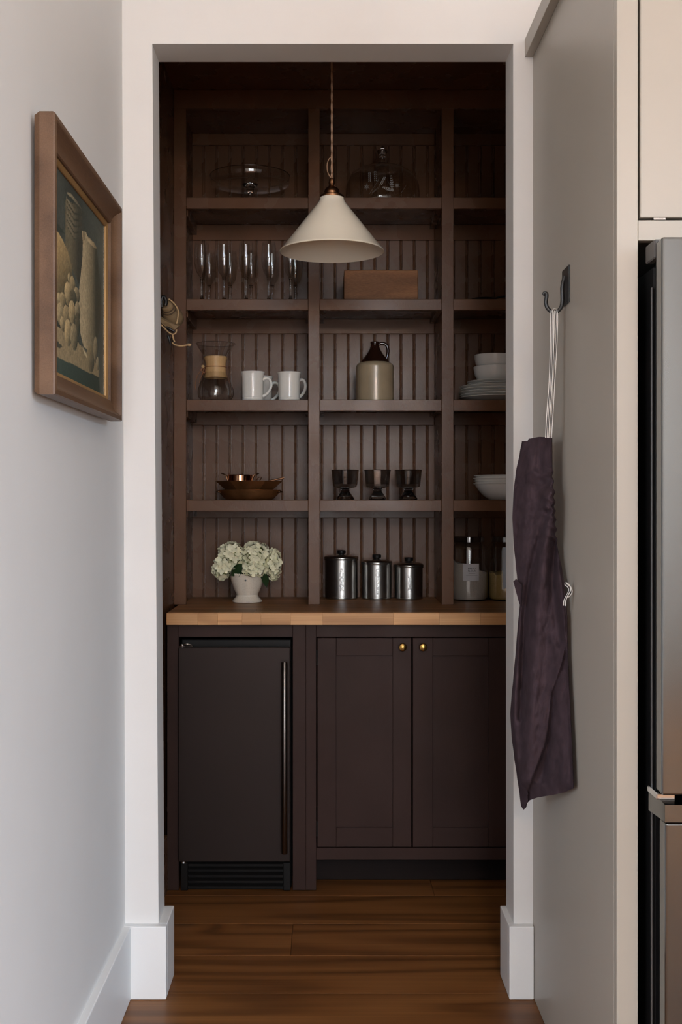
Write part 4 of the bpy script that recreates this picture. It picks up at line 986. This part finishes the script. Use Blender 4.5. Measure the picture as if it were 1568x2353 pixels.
# ================================================================== TAN BUNDLE ON ITS HOOK, LEFT PANTRY WALL
Yr = 3.60
rl = thing('hanging_bundle', (PX(385, Yr), Yr, PZ(730, Yr)), 'tan rolled bundle tied with jute twine on a black hook by the shelves', 'bundle')
ax0, ax1 = P(382, 699, Yr-0.035), P(404, 742, Yr+0.05)
axd = (ax1-ax0).normalized()
def on_axis(bm):
    q = axd.to_track_quat('Z', 'Y').to_matrix()
    bmesh.ops.rotate(bm, verts=bm.verts, matrix=q); bmesh.ops.translate(bm, verts=bm.verts, vec=ax0); return bm
L_ = (ax1-ax0).length
b = NB(); lathe(b, [(0.0,0.0),(0.014,0.0),(0.0185,0.002),(0.0200,0.006),(0.0205,0.012)], (0,0,0), 32); obj('end_cap', on_axis(b), M['kraft'], rl, smooth=50)
zc = 0.012
for k in range(4):
    b = NB(); r0 = 0.0208+0.0012*k; lathe(b, [(r0-0.003,zc),(r0+0.0006,zc+0.001),(r0+0.0012,zc+0.004),(r0-0.003,zc+0.005)], (0,0,0), 32); obj('ring', on_axis(b), M['kraftdark'] if k % 2 == 0 else M['kraft'], rl, smooth=50); zc += 0.0056
b = NB(); lathe(b, [(0.0225,zc-0.002),(0.0255,zc),(0.0290,zc+0.016),(0.0335,L_*0.66),(0.0320,L_*0.86),(0.0200,L_*0.97),(0.0,L_)], (0,0,0), 36); obj('roll', on_axis(b), M['kraft'], rl, smooth=50)
b = NB()
pp = [P(366, 729, Yr-0.03), P(385, 740, Yr-0.035), P(411, 749, Yr-0.02), P(403, 757, Yr-0.02), P(390, 757, Yr-0.03), P(372, 744, Yr-0.03)]
prv = [b.verts.new(p) for p in pp]; prw = [b.verts.new(p+Vector((0.004, 0.012, 0.004))) for p in pp]
b.faces.new(prv); b.faces.new(list(reversed(prw)))
for i in range(6): b.faces.new((prv[i], prw[i], prw[(i+1) % 6], prv[(i+1) % 6]))
obj('flap', b, M['kraft'], rl)
for pts, rr in ((((388,687),(400,697),(409,712),(409,728),(406,744)), 0.0024), (((366,743),(378,754),(388,764),(397,768),(404,765),(406,757)), 0.0024), (((397,768),(399,780),(402,786)), 0.0024), (((396,787),(402,792),(415,795),(430,793),(436,792)), 0.0026)):
    b = NB(); tube(b, smoothpath([P(a, q, Yr-0.042) for a, q in pts], 6), rr, 8); obj('twine', b, M['jute'], rl, smooth=60)
b = NB(); bmesh.ops.create_icosphere(b, subdivisions=2, radius=0.0052); bmesh.ops.scale(b, vec=(1.4, 1, 0.9), verts=b.verts); bmesh.ops.translate(b, verts=b.verts, vec=P(435, 792.5, Yr-0.042)); obj('twine_knot', b, M['jute'], rl, smooth=60)
hk = thing('bundle_hook', (PL, Yr-0.03, PZ(715, Yr)), 'small black iron hook holding the tan bundle in the pantry', 'hook')
b = NB(); box(b, PL+0.0002, PL+0.004, Yr-0.06, Yr+0.005, PZ(790, Yr), PZ(680, Yr), 0.001); obj('plate', b, M['iron'], hk)
b = NB(); tube(b, smoothpath([P(372, 706, Yr-0.05), P(371, 692, Yr-0.05), P(374, 682, Yr-0.05), P(379, 684, Yr-0.05), P(382, 694, Yr-0.05), P(380, 702, Yr-0.05)], 5), [0.006]*26, 10); obj('hook_arm', b, M['iron'], hk, smooth=60)
for pts in (((382,752),(394,758),(403,763)), ((386,770),(390,782),(392,794)), ((396,776),(400,786),(402,791))):
    b = NB(); tube(b, smoothpath([P(a, q, Yr-0.036) for a, q in pts], 4), [0.0045, 0.0046, 0.0046, 0.0045, 0.004, 0.0035, 0.003, 0.002, 0.0012], 8); obj('hook_arm', b, M['iron'], hk, smooth=60)

# ================================================================== FRAMED PAINTING ON THE LEFT WALL
FYn, FYf, FZ0, FZ1 = 1.997, 2.655, 1.4625, 1.9625
FXb = -0.5165
pt = thing('framed_painting', (FXb, (FYn+FYf)/2, FZ0), 'still life painting in a worn brown wooden frame on the left wall', 'painting')
def frame_ring(prof, mt, nm):
    """each of the four mitred members is a part; prof = (inset, depth) pairs"""
    loops = []
    for w, dd in prof:
        x = FXb+dd
        loops.append([(x, FYn+w, FZ0+w), (x, FYf-w, FZ0+w), (x, FYf-w, FZ1-w), (x, FYn+w, FZ1-w)])
    for s in range(4):
        bb = NB(); e = (s+1) % 4
        A = [bb.verts.new(l[s]) for l in loops]; B = [bb.verts.new(l[e]) for l in loops]
        n = len(loops)
        for k in range(n): bb.faces.new((A[k], B[k], B[(k+1) % n], A[(k+1) % n]))
        bb.faces.new(A); bb.faces.new(list(reversed(B)))
        obj(nm, bb, mt, pt, smooth=25)
frame_ring([(0.005, 0.0), (0.0, 0.010), (0.0, 0.034), (0.002, 0.0375), (0.010, 0.0385), (0.013, 0.0370), (0.017, 0.0310), (0.024, 0.0245), (0.033, 0.0205), (0.044, 0.0190), (0.046, 0.0165), (0.046, 0.0)], M['frame'], 'frame_member')
frame_ring([(0.0462, 0.0), (0.0462, 0.0130), (0.049, 0.0125), (0.0545, 0.0095), (0.0555, 0.0080), (0.0555, 0.0)], M['gilt'], 'gilt_lip')
# the canvas: colours computed per vertex (flat paint)
CYn, CYf, CZ0, CZ1 = FYn+0.055, FYf-0.055, FZ0+0.055, FZ1-0.055
XC = FXb+0.0055
NYC, NZC = 230, 170
gy, gz = np.meshgrid(np.linspace(CYn, CYf, NYC), np.linspace(CZ0, CZ1, NZC))
def to_canvas(zx, zy):
    px, py = 100+zx*0.24653, 360+zy*0.24653
    yq = -XC*F/(750-px)
    return yq, EYE-(py-1157)*yq/F
def inside(poly):
    m_ = np.zeros(gy.shape, bool); n = len(poly)
    for i in range(n):
        (y0_, z0_), (y1_, z1_) = poly[i], poly[(i+1) % n]
        c_ = ((z0_ > gz) != (z1_ > gz)) & (gy < (y1_-y0_)*(gz-z0_)/((z1_-z0_) if abs(z1_-z0_) > 1e-9 else 1e-9)+y0_)
        m_ ^= c_
    return m_
rs = np.random.RandomState(3)
rgb = np.zeros(gy.shape+(3,))
tt = (gz-CZ0)/(CZ1-CZ0); uu = (gy-CYn)/(CYf-CYn)
rgb[:] = np.array((0.045, 0.052, 0.042))
rgb *= (0.75+0.5*uu+0.25*np.sin(9*uu+7*tt))[..., None]
def blob(zx, zy, rx, ry, col, dark, hl=0.35):
    """ellipse drawn in the crop's pixel units, lit from the left"""
    cy_, cz_ = to_canvas(zx, zy); y1_, _ = to_canvas(zx+rx, zy); _, z1_ = to_canvas(zx, zy+ry)
    a_, c_ = max(y1_-cy_, 1e-4), max(cz_-z1_, 1e-4)
    dy, dz = (gy-cy_)/a_, (gz-cz_)/c_
    m_ = dy*dy+dz*dz < 1
    k = np.clip(0.62 - 0.55*dy + hl*dz, 0, 1.15)[..., None]
    rgb[m_] = (np.array(dark)*(1-k)+np.array(col)*k)[m_]
def poly(pts, col, dark=None):
    pl_ = [to_canvas(*p) for p in pts]; m_ = inside(pl_)
    ys = [p[0] for p in pl_]; k = np.clip(1-(gy-min(ys))/(max(ys)-min(ys)+1e-9), 0, 1)[..., None]
    k = np.clip((k-0.25)*2.0, 0, 1)
    rgb[m_] = (np.array(dark if dark is not None else col)*(1-k)+np.array(col)*k)[m_]
sand = (0.33, 0.245, 0.13); pale = (0.40, 0.31, 0.17); shade = (0.030, 0.036, 0.026)
poly([(0,1560),(104,1560),(330,1740),(520,1960),(520,2060),(98,1850),(0,1790)], (0.25,0.19,0.105), (0.20,0.155,0.085))      # table top
poly([(0,1790),(98,1850),(520,2060),(530,2300),(0,2200)], (0.036,0.058,0.044), (0.026,0.040,0.030))                            # table front
poly([(205,400),(360,480),(360,1000),(330,1190),(205,900)], (0.115,0.098,0.058), (0.035,0.036,0.026))                          # tall glass / column
for k in range(5): poly([(212,370+k*58),(285,480+k*60),(360,500+k*52),(360,552+k*52),(285,532+k*60),(214,405+k*58)], (0.16,0.135,0.085), (0.045,0.045,0.032))
for k in range(5): poly([(214,398+k*58),(285,520+k*60),(358,545+k*52),(358,553+k*52),(285,532+k*60),(214,406+k*58)], (0.03,0.032,0.024))
poly([(218,330),(260,345),(330,440),(358,490),(340,480),(262,385),(225,350)], (0.22,0.185,0.115), (0.10,0.09,0.06))
blob(90, 960, 180, 310, (0.46,0.31,0.135), (0.045,0.045,0.028))                                                                 # big melon
poly([(0,580),(104,580),(200,720),(120,680),(0,640)], (0.022,0.034,0.026))
jug = [(358,693),(394,700),(412,745),(440,765),(500,855),(500,890),(515,1050),(535,1200),(538,1450),(520,1640),(480,1760),(420,1800),(375,1775),(345,1650),(325,1450),(328,1280),(345,1120),(362,960),(368,800)]
poly(jug, (0.335,0.265,0.155), (0.040,0.042,0.028))
poly([(395,705),(420,760),(470,800),(500,858),(470,850),(425,800),(400,760)], (0.38,0.29,0.165), (0.24,0.18,0.10))
poly([(365,700),(385,705),(388,780),(370,780)], (0.20,0.155,0.09))
for i, (zx, zy, rx, ry) in enumerate(((240,1130,14,45),(272,1200,28,85),(230,1280,34,110),(312,1290,26,75),(150,1330,24,60),(182,1345,30,78),(280,1310,30,70),(120,1420,28,110),(160,1470,38,105),(218,1480,34,95),(268,1455,34,110),(318,1440,24,90),(180,1560,26,70),(318,1560,22,110),(230,1640,34,125),(285,1680,34,125))):
    cc = [(0.36,0.275,0.145),(0.30,0.225,0.115),(0.42,0.31,0.155),(0.26,0.205,0.115)][i % 4]
    if i in (6, 13): cc = (0.10, 0.085, 0.05)
    blob(zx, zy, rx, ry, cc, shade)
poly([(100,1690),(180,1770),(150,1790),(96,1740)], (0.05,0.05,0.036))
blob(440, 1880, 34, 130, (0.20,0.155,0.085), shade); blob(485, 1800, 20, 120, (0.24,0.19,0.11), shade); blob(505, 1930, 14, 60, (0.28,0.22,0.13), shade)
poly([(362,1770),(400,1840),(410,1880),(385,1850)], (0.42,0.34,0.20))
rgb *= (1+0.10*rs.randn(*gy.shape))[..., None]
edge = (uu > 0.988)[..., None] & (rs.rand(*gy.shape) > 0.6)[..., None]
rgb = np.where(edge, 0.42, rgb)
rgb = np.clip(rgb*1.25, 0.002, 1)
me = bpy.data.meshes.new('canvas')
org = WL[pt]
vs_ = np.stack([np.full(gy.size, XC-org.x), gy.ravel()-org.y, gz.ravel()-org.z], 1)
i_ = np.arange(NZC*NYC).reshape(NZC, NYC)
fs_ = np.stack([i_[:-1,:-1].ravel(), i_[:-1,1:].ravel(), i_[1:,1:].ravel(), i_[1:,:-1].ravel()], 1)
me.from_pydata(vs_.tolist(), [], fs_.tolist())
at = me.color_attributes.new('paint', 'FLOAT_COLOR', 'POINT')
at.data.foreach_set('color', np.concatenate([rgb.reshape(-1, 3), np.ones((gy.size, 1))], 1).ravel().astype(np.float32))
me.materials.append(M['painting'])
cv = bpy.data.objects.new('canvas', me); place(cv, pt); cv['label'] = 'still life of a pale jug, melon and heaped fruit'
obj('backing_board', bx(FXb-0.0005, FXb+0.004, FYn+0.047, FYf-0.047, FZ0+0.047, FZ1-0.047), M['frame'], pt)
# the frame hangs from a nail and wire, hidden behind it
nl = NB(); tube(nl, [(-0.530, 2.326, 1.905), (FXb-0.002, 2.326, 1.907)], 0.003, 8); tube(nl, [(-0.5215, 2.12, 1.86), (-0.5200, 2.326, 1.909), (-0.5215, 2.53, 1.86)], 0.001, 5)
obj('hanging_wire', nl, M['iron'], pt)

# ================================================================== HOOK, NECK TAPE AND APRON ON THE TAUPE PANEL
Yk = 2.50
ah = thing('coat_hook', (CX, Yk, PZ(650, Yk)), 'black wrought iron hook with curled tip on the taupe panel', 'hook')
yk0, yk1 = CX*F/(1311-750), CX*F/(1296-750)
b = NB(); box(b, CX-0.004, CX-0.0002, yk0, yk1, PZ(694, yk0), PZ(608, yk0), 0.0012); obj('plate', b, M['iron'], ah)
Yh = 2.505
pts = smoothpath([P(1299, 634, Yh), P(1295, 645, Yh), P(1292.5, 662, Yh), P(1293, 690, Yh), P(1290, 706, Yh), P(1281, 716, Yh), P(1270, 717.5, Yh), P(1259, 708, Yh), P(1255, 695, Yh), P(1256.5, 682, Yh), P(1256, 674.5, Yh), P(1251.5, 672.5, Yh), P(1250, 676.5, Yh), P(1253, 677.5, Yh)], 6)
n = len(pts)
b = NB(); tube(b, pts, [0.0034+0.0010*min(1, i/12) if i < n*0.72 else 0.0044-0.0022*(i-n*0.72)/(n*0.28) for i in range(n)], 12); obj('hook_arm', b, M['iron'], ah, smooth=60)

ap = thing('apron', (PX(1240, 2.5), 2.5, PZ(1830, 2.5)), 'plum linen apron hanging by its striped neck tape from the hook', 'apron')
def lerp_tab(tab, v):
    if v <= tab[0][0]: return tab[0][1]
    for (a, c), (d_, e) in zip(tab, tab[1:]):
        if v <= d_:
            t = (v-a)/(d_-a); t = t*t*(3-2*t)*0.35+t*0.65
            return c+(e-c)*t
    return tab[-1][1]
XL = [(1003,1200),(1014,1200),(1040,1195),(1085,1186),(1130,1180.5),(1190,1178),(1250,1181),(1300,1186),(1330,1189),(1345,1190),(1365,1192),(1385,1195.5),(1400,1194),(1440,1190),(1480,1187),(1560,1180),(1600,1176),(1640,1173),(1690,1176),(1740,1182),(1780,1188),(1830,1195),(1862,1199)]
XR = [(1003,1268),(1040,1268.5),(1085,1269),(1150,1273.5),(1230,1277),(1250,1279),(1280,1285),(1310,1291),(1340,1296),(1380,1300),(1420,1303),(1480,1304),(1560,1307),(1640,1311),(1720,1315),(1780,1317),(1815,1318),(1862,1318)]
TOPT = [(0,1014),(0.19,1013),(0.23,1008),(0.6,1003.5),(1,1005.5)]
BOTT = [(0,1852),(0.035,1861),(0.07,1858),(0.10,1847),(0.17,1839),(0.35,1832),(0.6,1827),(0.82,1821),(1,1812)]
def seg_dist(p, line):
    best = (1e9, 0)
    for (x0_, y0_), (x1_, y1_) in zip(line, line[1:]):
        dx, dy = x1_-x0_, y1_-y0_; L2 = dx*dx+dy*dy
        t = max(0, min(1, ((p[0]-x0_)*dx+(p[1]-y0_)*dy)/L2))
        qx, qy = x0_+dx*t, y0_+dy*t
        d_ = math.hypot(p[0]-qx, p[1]-qy)
        if d_ < best[0]: best = (d_, (p[0]-qx))
    return best
RIDGES = [  # polyline, width px, height m (towards the viewer)
    ([(1262,1140),(1256,1220),(1246,1300),(1236,1400),(1228,1520),(1221,1640),(1217,1720),(1210,1790)], 20, 0.030),
    ([(1256,1180),(1238,1250),(1218,1330),(1207,1420),(1202,1540),(1198,1650)], 8, -0.020),
    ([(1185,1340),(1192,1450),(1186,1560),(1182,1650),(1188,1740)], 9, 0.012),
    ([(1276,1250),(1270,1320),(1276,1400),(1288,1480)], 10, -0.013),
    ([(1284,1290),(1290,1380),(1298,1460)], 8, 0.010),
    ([(1200,1020),(1222,1060),(1215,1150),(1205,1280)], 16, 0.010),
    ([(1188,1095),(1220,1082),(1248,1092),(1268,1082)], 7, 0.006),
    ([(1183,1116),(1215,1112),(1245,1122),(1262,1110)], 6, -0.007),
    ([(1246,1010),(1240,1060),(1250,1120)], 10, -0.006),
    ([(1270,1600),(1262,1700),(1246,1790)], 9, -0.010),
    ([(1294,1560),(1290,1680),(1300,1800)], 14, 0.008),
]
HEM = [(1303,1470),(1290,1530),(1268,1590),(1262,1650),(1256,1700),(1238,1750),(1222,1790),(1214,1815)]
NU, NV = 90, 220
b = NB(); front = []; back = []
for j in range(NV+1):
    rowf, rowb = [], []
    for i in range(NU+1):
        u = i/NU; v = j/NV
        t0_, t1_ = lerp_tab(TOPT, u), lerp_tab(BOTT, u)
        py = t0_+(t1_-t0_)*v
        xl, xr = lerp_tab(XL, py), lerp_tab(XR, py)
        if 1080 < py < 1250: xr += 2.2*math.sin((py-1080)/22*2*PI+0.6*math.sin(py/17))
        px = xl+(xr-xl)*u
        yl = 2.66 - 0.02*math.sin(PI*v); yr_ = min(2.515, 0.5205*F/(xr-750))
        Yq = yl+(yr_-yl)*(u**0.9)
        d_ = 0
        for line, w, h_ in RIDGES:
            dist, _ = seg_dist((px, py), line); d_ += 1.5*h_*math.exp(-(dist/w)**2)
        # overlapping front panel: the cloth right of the hem line lies further back
        if py > 1470:
            dist, sg = seg_dist((px, py), HEM)
            if sg > 0: d_ -= 0.017*min(1, dist/5.0)
            elif dist < 5: d_ += 0.002*(1-dist/5)
        # gathers along the drawn side edge
        if 1075 < py < 1255:
            g_ = max(0, 1-(xr-px)/22)
            d_ += 0.009*g_*math.sin((py-1080)/22*2*PI+1.2*math.sin(py/31)+(xr-px)*0.10)
        d_ += 0.005*mnoise.noise(Vector((px*0.05, py*0.012, 0)))+0.0040*mnoise.noise(Vector((px*0.09+py*0.02, py*0.045, 3)))+0.0015*mnoise.noise(Vector((px*0.22, py*0.12, 7)))
        d_ *= min(1, u/0.06+0.15)*min(1, (1-u)/0.05+0.15)
        Yp_ = Yq-d_
        p = P(px, py, Yp_); p.x = min(p.x, CX-0.010)
        rowf.append(b.verts.new(p))
        th_ = 0.004+0.020*math.sin(PI*u)*min(1, v*6)*(1-0.5*v)
        q = p+Vector((th_*0.6, th_, 0)); q.x = min(q.x, CX-0.004)
        rowb.append(b.verts.new(q))
    front.append(rowf); back.append(rowb)
for j in range(NV):
    for i in range(NU):
        b.faces.new((front[j][i], front[j+1][i], front[j+1][i+1], front[j][i+1]))
        b.faces.new((back[j][i], back[j][i+1], back[j+1][i+1], back[j+1][i]))
    b.faces.new((front[j][0], back[j][0], back[j+1][0], front[j+1][0])); b.faces.new((front[j][NU], front[j+1][NU], back[j+1][NU], back[j][NU]))
for i in range(NU):
    b.faces.new((front[0][i], front[0][i+1], back[0][i+1], back[0][i])); b.faces.new((front[NV][i], back[NV][i], back[NV][i+1], front[NV][i+1]))
obj('cloth', b, M['linen'], ap, smooth=70)
# pocket corner sticking out on the far side
b = NB(); tri = [P(1180, 1336, 2.63), P(1186, 1331, 2.62), P(1200, 1345, 2.60), P(1199, 1394, 2.60), P(1194, 1388, 2.62)]
a_ = [b.verts.new(p) for p in tri]; c_ = [b.verts.new(p+Vector((0.002, 0.006, 0))) for p in tri]
b.faces.new(a_); b.faces.new(list(reversed(c_)))
for i in range(5): b.faces.new((a_[i], c_[i], c_[(i+1) % 5], a_[(i+1) % 5]))
obj('pocket_corner', b, M['linen'], ap)
# neck tape: strands looped over the hook, white with charcoal stripe
def tape(pts, w, yoff):
    q = smoothpath([P(x_, y_, Yh-0.006+yoff+(0.0 if i == 0 else -0.004)) for i, (x_, y_) in enumerate(pts)], 8)
    o = obj('neck_tape', strip(NB(), q, (1, -0.25, 0), w, 0.0010), M['tape'], ap)
    for off in (-0.22, 0.16):
        q2 = [p+Vector((w*off, -0.0009, 0)) for p in q]
        obj('stripe', strip(NB(), q2, (1, -0.25, 0), w*0.20, 0.0006), M['tapestripe'], o)
tape([(1271,714),(1270,730),(1269,800),(1266,880),(1261,950),(1258,1006)], 0.0088, -0.002)
tape([(1277,714),(1279,732),(1276.5,800),(1272,880),(1268,950),(1264.5,1006)], 0.0080, 0.0015)
b = NB(); strip(b, smoothpath([P(1268, 719, Yh-0.007), P(1270, 713, Yh-0.006), P(1275, 712, Yh), P(1281, 714, Yh+0.006)], 5), (0, 1, 0), 0.013, 0.0012); obj('tape_fold', b, M['tape'], ap)
Yt = 2.425
for pts in (((1299,1340),(1306,1345),(1310,1356),(1304,1368),(1299,1380),(1298,1392)), ((1300,1342),(1310,1350),(1313,1362),(1306,1372))):
    q = smoothpath([P(x_, y_, Yt) for x_, y_ in pts], 5)
    o = obj('waist_tape', strip(NB(), q, (0.5, -0.6, 0.5), 0.0075, 0.0010), M['tape'], ap)
    obj('stripe', strip(NB(), [p+Vector((-0.0006, -0.0008, 0)) for p in q], (0.5, -0.6, 0.5), 0.0026, 0.0006), M['tapestripe'], o)
